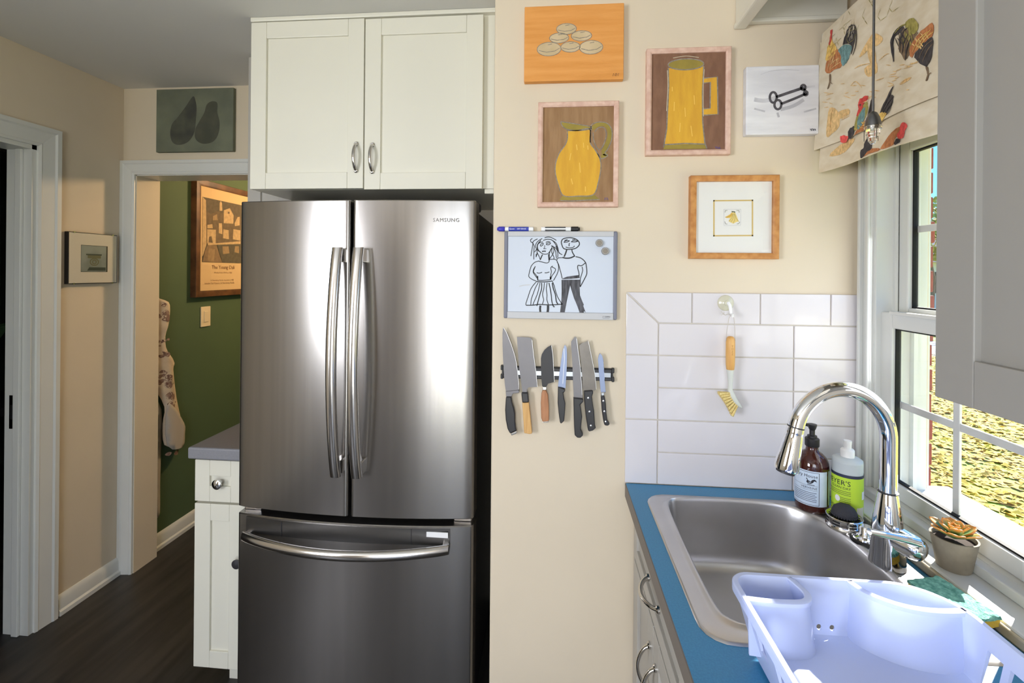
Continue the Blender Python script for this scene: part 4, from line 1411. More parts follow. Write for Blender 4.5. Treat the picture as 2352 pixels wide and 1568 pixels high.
A.lines('jug_outline', [body + [body[0]], [(530, 885), (600, 898), (745, 930), (720, 948), (640, 952), (572, 940), (540, 915), (530, 885)],
                        [(745, 955), (750, 915), (800, 898), (860, 910), (892, 960), (888, 1030), (862, 1090), (842, 1118), (860, 1138), (815, 1158), (790, 1120)],
                        [(772, 965), (800, 938), (835, 940), (852, 980), (840, 1040), (812, 1090), (785, 1080), (765, 1030), (758, 970)],
                        [(520, 1440), (600, 1448), (700, 1446), (800, 1446)], [(740, 950), (738, 1040)]], 'grey_chalk', 0.0030, 0.0007)
A.lines('paint_dabs', [[(640, 1050), (645, 1090)], [(690, 1040), (692, 1075)], [(600, 1110), (590, 1160)], [(660, 1180), (665, 1250)], [(720, 1060), (722, 1090)], [(600, 1290), (610, 1330)], [(700, 1350), (700, 1385)]], 'yellow_light', 0.0026, 0.0007)
A.lines('signature', [[(835, 1452), (838, 1434), (846, 1448), (850, 1432), (858, 1452)]], 'blue_ink', 0.0014, smooth=False)

# --- framed mug
t = thing('framed_painting', 'pink wood framed painting of a tall yellow mug', 'painting', (0.39, YA, 1.88), 'pictures on the beige wall')
rails(t, 0.270, 0.513, 1.883, 2.200, 0.015, 0.022, 'pinkwood')
G().box(0.282, 0.501, YA - 0.014, YA - 0.001, 1.895, 2.188).build('panel', 'brown2_paint', t)
A = Art(t, 0.285, 0.498, 1.898, 2.185, 0.014, quadmap((157, 142), (645, 142), (643, 780), (155, 780)))
body = [(268, 235), (272, 350), (266, 500), (260, 640), (245, 738), (380, 742), (510, 738), (498, 600), (492, 450), (497, 320), (503, 230), (385, 250)]
A.fill('mug_foot', [(248, 738), (508, 738), (525, 772), (238, 772)], 'olive_paint', 0.0003)
A.fill('mug_body', body, 'yellow_paint', 0.0004)
A.fill('mug_mouth', ell(385, 214, 117, 34, 28), 'olive_paint', 0.0005)
A.fill('mug_handle', [(497, 312), (592, 304), (597, 546), (500, 550), (500, 512), (546, 508), (546, 336), (498, 342)], 'yellow_paint', 0.0005)
A.lines('mug_outline', [ell(385, 214, 118, 36, 28) + [(503, 214)], [(268, 235), (272, 350), (266, 500), (260, 640), (240, 760)], [(503, 230), (495, 400), (498, 600), (512, 730), (526, 772)],
                        [(497, 310), (592, 302), (598, 548), (500, 552)], [(500, 510), (546, 508), (547, 336), (500, 342)], [(245, 742), (380, 736), (512, 742)]], 'grey_chalk', 0.0036, 0.0007, smooth=False)
A.lines('chalk_highlight', [[(262, 250), (266, 360), (258, 520)], [(506, 250), (500, 380), (502, 560)], [(300, 170), (385, 160), (470, 172)]], 'chalk_light', 0.0018, 0.0009)
A.lines('paint_dabs', [[(310, 460), (308, 520)], [(380, 500), (384, 560)], [(440, 420), (444, 480)], [(350, 600), (346, 660)], [(420, 620), (430, 690)], [(295, 360), (296, 390)]], 'yellow_light', 0.0026, 0.0007)
A.lines('signature', [[(582, 760), (588, 772), (592, 760), (600, 774), (608, 762), (612, 776)]], 'blue_ink', 0.0020, smooth=False)

# --- canvas with keys
t = thing('painting', 'small white canvas with charcoal sketch of two old keys', 'painting', (0.65, YA, 1.94), 'pictures on the beige wall')
G().box(0.553, 0.755, YA - 0.026, YA - 0.001, 1.937, 2.136).build('canvas', 'canvas_white', t, bev=0.003)
A = Art(t, 0.553, 0.755, 1.937, 2.136, 0.026, quadmap((780, 232), (1250, 235), (1248, 682), (775, 680)))
A.lines('smudges', [([(830, 450), (900, 460), (980, 440)], 0.012), ([(1000, 520), (1080, 500), (1150, 460)], 0.010), ([(830, 510), (900, 530)], 0.005), ([(1160, 380), (1220, 375)], 0.006), ([(1150, 540), (1230, 520)], 0.005), ([(980, 540), (990, 570)], 0.006)], 'charcoal_soft', 0.01, 0.0004)
A.lines('key', [ell(953, 440, 22, 34, 20) + [(975, 440)], ([(972, 438), (1060, 410), (1150, 382)], 0.0080), ell(1146, 381, 14, 16, 12) + [(1160, 381)], [(1150, 392), (1162, 404)]], 'charcoal', 0.0066, 0.0006)
A.lines('key', [ell(983, 488, 22, 30, 20) + [(1005, 488)], ([(1004, 484), (1090, 452), (1168, 420)], 0.0072), ell(1162, 420, 11, 12, 12) + [(1173, 420)]], 'charcoal', 0.0066, 0.0007)
A.lines('arc_line', [[(872, 288), (940, 268), (1030, 262), (1120, 270)]], 'charcoal_soft', 0.0014, 0.0006)
A.lines('signature', [[(1192, 650), (1198, 662), (1204, 648)], [(1208, 662), (1212, 650), (1216, 662)], [(1220, 650), (1226, 662)]], 'ink', 0.0022, smooth=False)

# --- oak frame with bananas behind glass
t = thing('framed_print', 'oak framed print of small banana bunch in wide white mat', 'picture', (0.525, YA, 1.576), 'pictures on the beige wall')
rails(t, 0.3995, 0.6505, 1.576, 1.821, 0.0175, 0.024, 'oak')
G().box(0.412, 0.638, YA - 0.012, YA - 0.001, 1.588, 1.809).build('mat_board', 'paper', t)
A = Art(t, 0.417, 0.633, 1.5935, 1.8035, 0.012, quadmap((458, 980), (953, 982), (948, 1465), (455, 1460)))
A.lines('gilt_rule', [[(577, 1103), (577, 1350)], [(827, 1103), (827, 1350)], [(572, 1108), (832, 1108)], [(572, 1345), (832, 1345)]], 'gold_line', 0.0040, 0.0004, smooth=False)
def bcon(pts): return [(((1630 + p[0] / 14.25) - 1440) * 2.904, ((450 + p[1] / 14.25) - 80) * 2.904) for p in pts]
A.lines('plate_mark', [bcon([(440, 450), (980, 455), (975, 985), (445, 990), (440, 450)])], 'charcoal_soft', 0.0010, 0.0005, smooth=False)
A.fill('banana', bcon([(690, 560), (640, 620), (540, 680), (470, 712), (540, 742), (640, 735), (705, 680), (725, 600)]), 'yellow_light', 0.0006)
flat('banana_pale', (240, 214, 130), 0.8)
A.fill('banana', bcon([(700, 560), (800, 560), (850, 680), (920, 862), (850, 872), (740, 930), (650, 882), (590, 850), (640, 740), (700, 650)]), 'banana_pale', 0.0005)
flat('sage_ink', (96, 100, 74), 0.9)
A.fill('banana_stem', bcon([(685, 512), (800, 528), (802, 582), (765, 552), (690, 555)]), 'sage_ink', 0.0008)
A.lines('banana_lines', [bcon([(700, 620), (590, 700), (480, 712)]), bcon([(730, 600), (690, 740), (610, 850)]), bcon([(750, 600), (730, 760), (660, 885)]), bcon([(770, 600), (790, 760), (740, 925)]), bcon([(790, 600), (830, 740), (910, 860)])], 'sage_ink', 0.0006, 0.0008)
A.lines('corner_marks', [bcon([(475, 560), (480, 495), (550, 490)]), bcon([(840, 495), (925, 495), (930, 570)]), bcon([(470, 860), (490, 935), (550, 945)]), bcon([(945, 870), (920, 930), (850, 945)])], 'sage_ink', 0.0012, 0.0008, smooth=False)
G().box(0.416, 0.634, YA - 0.0175, YA - 0.0155, 1.592, 1.805).build('glass', 'glass', t)

# =================================================================== WHITEBOARD
WX0, WX1, WZ0_, WZ1_ = -0.153, 0.190, 1.390, 1.657
t = thing('whiteboard', 'small magnetic whiteboard with marker drawing of two standing figures', 'whiteboard', (0.02, YA, 1.39))
M['wb'] = mat('whiteboard_surface', (190, 197, 209), 0.3)
flat('wb_grey', (118, 120, 134), 0.5)
flat('wb_silver', (186, 186, 188), 0.4)
G().box(WX0 + 0.008, WX1 - 0.008, YA - 0.012, YA - 0.001, WZ0_ + 0.004, WZ1_ - 0.004).build('board', 'wb', t)
for a, b_ in ((WX0, WX0 + 0.0125), (WX1 - 0.0125, WX1)):
    G().box(a, b_, YA - 0.015, YA - 0.001, WZ0_, WZ1_).build('side_rail', 'wb_grey', t, bev=0.004)
G().box(WX0 + 0.0115, WX1 - 0.0115, YA - 0.016, YA - 0.001, WZ1_ - 0.016, WZ1_).build('top_rail', 'wb_silver', t, bev=0.002)
G().box(WX0 + 0.0115, WX1 - 0.0115, YA - 0.018, YA - 0.001, WZ0_, WZ0_ + 0.021).build('bottom_rail', 'wb_silver', t, bev=0.002)
A = Art(t, WX0, WX1, WZ0_, WZ1_, 0.012, quadmap((50, -78), (2092, -50), (2098, 1530), (72, 1465)))
BLK = flat('marker_black', (26, 25, 28), 0.5)
woman = [[(565, 55), (530, 85), (545, 120), (575, 140), (570, 200), (560, 260), (545, 370)], [(660, 65), (600, 95), (575, 130), (600, 190), (600, 250), (598, 330), (600, 430)],
         [(745, 60), (690, 90), (640, 140), (625, 200), (650, 260), (655, 330), (640, 385)], [(610, 300), (645, 250)], [(720, 95), (670, 150), (655, 210), (670, 270), (720, 300)],
         [(720, 90), (665, 170), (665, 230), (700, 290), (770, 335), (840, 335), (880, 300), (915, 240), (935, 190)], [(760, 95), (830, 75), (910, 85), (960, 130), (1000, 190), (1030, 250)],
         [(785, 50), (850, 35), (920, 50), (1000, 95)], [(900, 80), (990, 140), (1030, 230), (1050, 310), (1110, 355)], [(905, 190), (945, 210), (960, 280), (940, 340), (900, 400), (880, 430)],
         [(945, 200), (990, 290), (1000, 360), (1010, 420)], [(930, 230), (920, 300), (960, 390), (960, 425)], [(960, 210), (1010, 260), (1030, 330), (1030, 400)], [(905, 250), (880, 330), (880, 420)],
         [(990, 200), (1040, 290), (1060, 330)], [(650, 300), (690, 370), (715, 430)], [(640, 330), (640, 390)], [(685, 145), (720, 125), (760, 120)], [(810, 130), (850, 115), (895, 125)],
         [(710, 180), (735, 150), (765, 145), (755, 175), (725, 195), (710, 180)], [(815, 160), (850, 140), (895, 145), (870, 170), (830, 170), (815, 160)], ([(790, 180), (790, 220), (775, 242), (822, 240)], 0.0018),
         ([(745, 290), (780, 285), (815, 287)], 0.0034), ([(755, 345), (735, 390), (715, 440)], 0.0034), ([(865, 340), (870, 400), (875, 450)], 0.0034), [(690, 462), (760, 480), (830, 495), (870, 480), (880, 435)],
         [(700, 458), (620, 480), (560, 540), (535, 610), (515, 700), (520, 740), (570, 780), (650, 815)], [(630, 550), (610, 600), (600, 650), (640, 700), (670, 750)], [(615, 570), (590, 650), (640, 730), (670, 770)],
         ([(675, 725), (678, 800)], 0.0036), [(880, 435), (960, 430), (1010, 450), (1040, 520), (1050, 590), (1030, 680), (990, 760), (960, 812)], [(945, 550), (910, 580), (920, 650), (910, 720), (905, 790)],
         [(930, 570), (990, 600), (985, 650), (930, 730), (915, 790)], ([(905, 740), (905, 795)], 0.0036), [(655, 665), (700, 675), (755, 660)], [(800, 670), (840, 670), (885, 655)],
         [(670, 800), (760, 805), (900, 792)], ([(650, 822), (800, 832), (945, 816)], 0.0030), [(650, 830), (590, 900), (545, 980), (510, 1090), (475, 1200), (475, 1242)],
         ([(475, 1242), (600, 1242), (700, 1230), (800, 1236), (950, 1242), (1130, 1230)], 0.0030), [(940, 820), (975, 900), (1010, 1020), (1050, 1120), (1120, 1225)],
         [(690, 840), (640, 930), (600, 1040), (570, 1130), (560, 1235)], [(720, 840), (700, 950), (670, 1060), (620, 1180), (600, 1235)], ([(750, 845), (750, 950), (720, 1060), (690, 1180), (670, 1258)], 0.0030),
         [(800, 845), (790, 950), (770, 1050), (790, 1150), (770, 1225)], [(850, 845), (835, 950), (850, 1060), (850, 1150), (880, 1240)], ([(880, 850), (905, 950), (925, 1060), (940, 1180), (970, 1270), (992, 1272)], 0.0030),
         ([(940, 850), (960, 950), (1000, 1060), (1020, 1180), (1050, 1232)], 0.0034), ([(735, 1250), (730, 1310), (737, 1375)], 0.0060), ([(735, 1380), (790, 1387)], 0.0022), ([(872, 1250), (872, 1320), (866, 1372)], 0.0072), ([(866, 1380), (915, 1384)], 0.0022)]
A.lines('drawn_woman', woman, 'marker_black', 0.0023, 0.0004)
man = [([(1090, 130), (1110, 80), (1180, 55), (1280, 55), (1370, 90), (1415, 150), (1400, 200), (1340, 245), (1230, 260), (1140, 245), (1105, 190), (1090, 130)], 0.0030),
       [(1135, 130), (1175, 105), (1235, 105), (1205, 125), (1150, 132), (1135, 130)], [(1265, 125), (1315, 105), (1385, 115), (1340, 128), (1265, 125)], [(1145, 100), (1200, 85)], [(1285, 90), (1340, 82)],
       ([(1238, 145), (1228, 190), (1242, 192)], 0.0026), [(1170, 215), (1230, 232), (1300, 225), (1330, 197)], ([(1190, 265), (1170, 330), (1145, 390)], 0.0042), ([(1282, 260), (1292, 310), (1330, 372)], 0.0032),
       ([(1115, 400), (1180, 415), (1260, 410), (1340, 375)], 0.0040), [(1115, 405), (1040, 410), (1015, 445)], [(1020, 480), (1050, 530), (1070, 600), (1100, 700), (1115, 775)], ([(1350, 390), (1430, 410), (1490, 450), (1530, 500), (1545, 560), (1555, 690), (1520, 780), (1440, 932)], 0.0028),
       ([(1530, 500), (1460, 552), (1400, 545), (1390, 590), (1410, 660), (1420, 740)], 0.0026), [(1470, 570), (1480, 640), (1460, 720), (1440, 790)], [(1440, 790), (1440, 930)]]
A.lines('drawn_man', man, 'marker_black', 0.0023, 0.0004)
flat('marker_scribble', (46, 44, 48), 0.6, rgb2=(92, 92, 98), scale=16, stretch=(8, 1, 1.5))
A.fill('drawn_belt', [(1115, 778), (1200, 745), (1320, 728), (1422, 718), (1432, 772), (1300, 782), (1120, 788)], 'marker_scribble')
A.fill('drawn_trousers', [(1105, 798), (1440, 800), (1432, 930), (1440, 1080), (1480, 1180), (1512, 1250), (1500, 1265), (1545, 1385), (1515, 1360), (1510, 1390), (1440, 1390), (1400, 1280), (1335, 1130), (1285, 980), (1262, 900), (1240, 1010), (1205, 1190), (1172, 1390), (1088, 1392), (1108, 1200), (1112, 1000)], 'marker_scribble')
A.lines('drawn_smudge', [([(345, 905), (430, 885), (540, 880)], 0.003)], 'wb_silver', 0.003, 0.0003)
A2 = Art(t, WX0, WX1, WZ0_, WZ1_, 0.018, quadmap((50, -78), (2092, -50), (2098, 1530), (72, 1465)))
A2.lines('logo_box', [[(1845, 1455), (1960, 1458), (1962, 1492), (1842, 1488), (1845, 1455)]], 'ink', 0.0007, 0.0004, smooth=False)
text('Quartet', wall_frame(WX0 + 0.307, WZ0_ + 0.0088), (0, 0), 0.0036, 'ink', t, 'logo', d=0.0185)

# magnets
for i, (mx, my) in enumerate(((1768, 155), (1873, 300))):
    s, q_ = A.q((mx, my))
    cx, cz = WX0 + s * (WX1 - WX0), WZ0_ + q_ * (WZ1_ - WZ0_)
    o = G().lathe([(0.0105, 0.0), (0.0112, 0.002), (0.0112, 0.0075), (0.0100, 0.009), (0.0078, 0.009), (0.0074, 0.0075), (0.0, 0.0075)], (cx, YA - 0.0122, cz), 28, axis=(0, -1, 0))
    tt = thing('magnet', ('upper' if i == 0 else 'lower') + ' round silver magnet on the whiteboard', 'magnet', (cx, YA - 0.0122, cz), 'whiteboard magnets')
    o.build('rim', mat('magnet_rim', (150, 146, 140), 0.45, 0.3), tt, smooth=40)
    G().lathe([(0.0072, 0.0074), (0.0072, 0.0080), (0.0, 0.0082)], (cx, YA - 0.0122, cz), 24, axis=(0, -1, 0)).build('face', mat('magnet_face', (140, 132, 120), 0.6, 0.0), tt, smooth=40)

# dry erase markers lying on top of the board
flat('blue_plastic', (62, 60, 178), 0.35)
flat('blue_label', (56, 70, 170), 0.45)
mz = WZ1_ + 0.0072
my_ = YA - 0.0095
t = thing('marker', 'blue capped dry erase marker lying on the whiteboard', 'marker', (-0.11, my_, mz))
G().lathe([(0.0062, 0), (0.0066, 0.001), (0.0066, 0.085), (0.0062, 0.087)], (-0.151, my_, mz), 22, axis=(1, 0, 0)).build('barrel', 'white', t, smooth=40)
G().lathe([(0.0062, 0), (0.0078, 0.002), (0.0076, 0.0185), (0.0050, 0.021), (0.0048, 0.0235), (0.0, 0.024)], (-0.152, my_, mz), 22, axis=(-1, 0, 0)).build('cap', 'blue_plastic', t, smooth=40)
lbm = G().lathe([(0.0068, 0.0), (0.0068, 0.062)], (-0.140, my_, mz), 22, axis=(1, 0, 0), cap0=False, cap1=False).build('label', 'blue_label', t, smooth=40)
text('Quest', frame((-0.1375, my_, mz - 0.0020), (1, 0, 0), (0, 0, 1), (0, -1, 0)), (0, 0), 0.0046, 'white', lbm, d=0.0070)
text('DRY ERASE', frame((-0.1135, my_, mz - 0.0018), (1, 0, 0), (0, 0, 1), (0, -1, 0)), (0, 0), 0.0040, 'white', lbm, d=0.0070)
t = thing('marker', 'black capped dry erase marker lying on the whiteboard', 'marker', (0.02, my_, mz))
G().lathe([(0.0062, 0), (0.0066, 0.001), (0.0066, 0.088), (0.0062, 0.090)], (-0.040, my_, mz), 22, axis=(1, 0, 0)).build('barrel', 'white', t, smooth=40)
G().lathe([(0.0062, 0), (0.0076, 0.002), (0.0074, 0.022), (0.0050, 0.0235), (0.0046, 0.027), (0.0, 0.0275)], (0.050, my_, mz), 22, axis=(1, 0, 0)).build('cap', 'black', t, smooth=40)
for zc in (0.0042, -0.0042):
    G().box(-0.028, 0.034, my_ - 0.0070, my_ - 0.004, mz + zc - 0.0019, mz + zc + 0.0019).build('label_band', 'black', t)

# =================================================================== KNIVES ON A MAGNETIC STRIP
t = thing('knife_strip', 'black framed magnetic steel knife strip on the beige wall', 'knife strip', (0.01, YA, 1.22))
G().box(-0.153, 0.176, YA - 0.010, YA - 0.001, 1.205, 1.243).build('base', 'black', t, bev=0.002)
for z in (1.2305, 1.2065):
    G().box(-0.153, 0.176, YA - 0.014, YA - 0.009, z, z + 0.010).build('rail', 'dkgrey', t, bev=0.002)
M['strip'] = mat('magnet_bar', (150, 152, 156), 0.3, 0.9)
G().box(-0.150, 0.173, YA - 0.0125, YA - 0.009, 1.217, 1.2305).build('magnet_bar', 'strip', t)
for a, b_ in ((-0.161, -0.153), (0.176, 0.184)):
    G().box(a, b_, YA - 0.013, YA - 0.001, 1.230, 1.245).build('end_cap', 'black', t, bev=0.002)
    G().box(a, b_, YA - 0.013, YA - 0.001, 1.203, 1.218).build('end_cap', 'black', t, bev=0.002)
    G().box(min(a, b_) + (0.004 if a < 0 else 0), max(a, b_) - (0 if a < 0 else 0.004), YA - 0.012, YA - 0.001, 1.215, 1.233).build('end_cap', 'black', t)

M['blade'] = mat('knife_blade', (126, 123, 124), 0.5, 0.7, var=0.08, scale=12)
M['blade_bright'] = mat('bright_blade', (142, 152, 176), 0.5, 0.75)
M['blade_dark'] = mat('dark_blade', (112, 106, 100), 0.38, 0.7, var=0.15, scale=30)
M['blade_black'] = mat('black_blade', (44, 42, 44), 0.4, 0.2)
M['bevel'] = mat('knife_edge', (190, 188, 186), 0.4, 1.0)
M['handle_black'] = mat('black_handle', (40, 38, 40), 0.35)
M['wood_pale'] = mat('pale_wood_handle', (214, 170, 108), 0.5, rgb2=(196, 148, 86), scale=20, stretch=(6, 6, 0.6))
M['wood_tan'] = mat('tan_wood_handle', (182, 128, 88), 0.5, rgb2=(160, 106, 70), scale=20, stretch=(6, 6, 0.6))
KY = YA - 0.0145


def kp(pts, u0):
    out = []
    for p in pts:
        u, v_ = u0 + p[0] / 5.806, 740 + p[1] / 5.806
        out.append((-0.1588 + (u - 1151) * 0.001316, 1.2424 - (v_ - 838 - (u - 1151) * 0.027) * 0.001318))
    return out


fK = frame((0, KY, 0), (1, 0, 0), (0, 0, 1), (0, -1, 0))


def kpart(parent, pts, u0, name, m, d0, d1, bev=0.0, sm=False):
    P = kp(pts, u0)
    if sm: P = catmull(P, 4, True)
    return G().poly(fK, P, d0, d1).build(name, m, parent, bev=bev, seg=2)


def knife(label, u0, blade, bm_, parts, edge=None, rivets=()):
    P = kp(blade, u0)
    cx = sum(p[0] for p in P) / len(P)
    t = thing('knife', label, 'knife', (cx, KY, min(p[1] for p in P)), 'knives on the magnetic strip')
    b_ = kpart(t, blade, u0, 'blade', bm_, 0.0, 0.0022)
    if edge:
        g = G().ribbon(fK, catmull(kp(edge, u0), 4), 0.0011, 0.0024)
        g.build('cutting_edge', 'bevel', b_)
    last = None
    for nm, m_, pts, d0, d1, bv, sm in parts:
        o = kpart(t, pts, u0, nm, m_, d0, d1, bv, sm)
        if nm == 'handle': last = o
    for r_ in rivets:
        q_ = kp([r_], u0)[0]
        G().lathe([(0.0030, 0.0), (0.0030, 0.0008), (0.0, 0.0012)], (q_[0], KY - 0.0108, q_[1]), 14, axis=(0, -1, 0)).build('rivet', 'nickel', last, smooth=40)
    return t


HB = ('handle_black', -0.006, 0.0108, 0.0035, True)


def hnd(pts, m_='handle_black'): return ('handle', m_, pts, -0.006, 0.0108, 0.0030, False)


knife('large chef knife with steel bolster, leftmost on the strip', 1140, [(85, 38), (130, 110), (175, 220), (220, 340), (255, 460), (275, 560), (290, 680), (302, 790), (305, 885), (280, 893), (130, 903), (115, 800), (100, 650), (88, 450), (80, 280), (78, 120)], 'blade',
      [('bolster', 'blade', [(130, 903), (305, 885), (315, 900), (305, 925), (230, 930), (210, 972), (135, 972)], -0.003, 0.006, 0.001, False),
       hnd([(135, 972), (207, 970), (220, 1050), (245, 1120), (262, 1200), (262, 1300), (272, 1380), (282, 1422), (215, 1455), (195, 1465), (160, 1400), (135, 1280), (125, 1150)]),
       ('pommel', 'nickel', [(200, 1462), (284, 1422), (297, 1448), (280, 1465), (215, 1490)], -0.006, 0.0105, 0.002, False)],
      [(90, 45), (132, 112), (177, 222), (222, 342), (256, 462), (276, 562), (291, 682), (303, 790), (304, 880)])
knife('rectangular nakiri knife with black ferrule and pale wood handle', 1140, [(275, 172), (440, 180), (470, 192), (480, 220), (500, 400), (535, 640), (556, 845), (435, 850), (415, 880), (415, 914), (355, 914), (340, 800), (310, 600), (290, 400)], 'blade',
      [('ferrule', 'handle_black', [(342, 915), (432, 915), (445, 1045), (355, 1048)], -0.006, 0.011, 0.003, False), hnd([(355, 1049), (445, 1046), (492, 1460), (455, 1467), (385, 1455), (375, 1300)], 'wood_pale')],
      [(478, 215), (500, 400), (535, 640), (555, 843)])
knife('black bladed santoku knife with tan wood handle', 1140, [(738, 285), (690, 310), (645, 350), (610, 410), (600, 460), (602, 600), (608, 740), (620, 834), (680, 834), (700, 800), (780, 778), (770, 600), (755, 400)], 'blade_black',
      [('ferrule', 'nickel', [(622, 834), (680, 834), (675, 882), (628, 882)], -0.005, 0.009, 0.002, False), hnd([(628, 882), (672, 882), (700, 950), (712, 1100), (715, 1285), (690, 1300), (630, 1300), (612, 1250), (605, 1050), (612, 930)], 'wood_tan'),
       ('pommel', 'nickel', [(628, 1299), (712, 1288), (706, 1306), (632, 1312)], -0.005, 0.0105, 0.001, False)],
      [(740, 290), (757, 400), (772, 600), (781, 776)])
knife('slim bright bladed utility knife with black handle between santoku and bread knives', 1260, [(222, 280), (245, 320), (252, 420), (248, 600), (240, 760), (235, 860), (200, 850), (135, 838), (140, 780), (155, 640), (175, 480), (195, 350)], 'blade_bright',
      [hnd([(135, 836), (175, 846), (232, 868), (225, 900), (205, 912), (215, 980), (235, 1060), (230, 1150), (220, 1290), (180, 1325), (165, 1310), (145, 1180), (132, 1050)])],
      [(210, 330), (216, 480), (205, 650), (198, 800)])
knife('long serrated bread knife with plain black handle', 1260, [(350, 178), (372, 178), (385, 215), (400, 350), (412, 440), (410, 470), (420, 500), (418, 530), (428, 560), (426, 590), (436, 620), (434, 660), (442, 690), (442, 730), (450, 770), (462, 990), (345, 980), (335, 800), (325, 560), (305, 300), (305, 240)], 'blade',
      [hnd([(340, 980), (460, 992), (472, 1010), (468, 1035), (430, 1070), (440, 1130), (455, 1230), (445, 1340), (440, 1400), (470, 1450), (468, 1480), (435, 1510), (395, 1508), (360, 1475), (352, 1350), (345, 1150)])],
      [(375, 200), (395, 350), (425, 560), (440, 730), (455, 950)])
knife('dark hammered cleaver style knife with three riveted black handle', 1260, [(525, 228), (540, 290), (580, 480), (620, 680), (640, 875), (605, 900), (595, 884), (480, 892), (465, 870), (455, 700), (430, 450), (412, 290), (450, 260)], 'blade_dark',
      [hnd([(480, 890), (592, 882), (600, 910), (582, 960), (595, 1060), (612, 1150), (620, 1250), (625, 1340), (640, 1375), (600, 1410), (550, 1425), (535, 1410), (510, 1250), (490, 1080)])],
      [(528, 235), (545, 300), (585, 490), (622, 680), (640, 870)], [(535, 980), (553, 1160), (573, 1345)])
knife('small serrated paring knife, rightmost on the strip', 1260, [(685, 395), (715, 430), (728, 480), (734, 500), (730, 520), (738, 545), (734, 570), (742, 600), (738, 630), (746, 660), (742, 690), (750, 720), (747, 750), (755, 800), (762, 885), (765, 905), (700, 910), (685, 760), (670, 600), (660, 480), (668, 430)], 'blade_bright',
      [('bolster', 'nickel', [(700, 908), (765, 905), (748, 925), (748, 954), (702, 957), (698, 930)], -0.004, 0.008, 0.002, False),
       hnd([(700, 955), (748, 953), (765, 1050), (775, 1180), (785, 1270), (810, 1300), (818, 1330), (790, 1348), (750, 1340), (735, 1280), (715, 1150)])], None, [(733, 1018), (748, 1155), (765, 1290)])

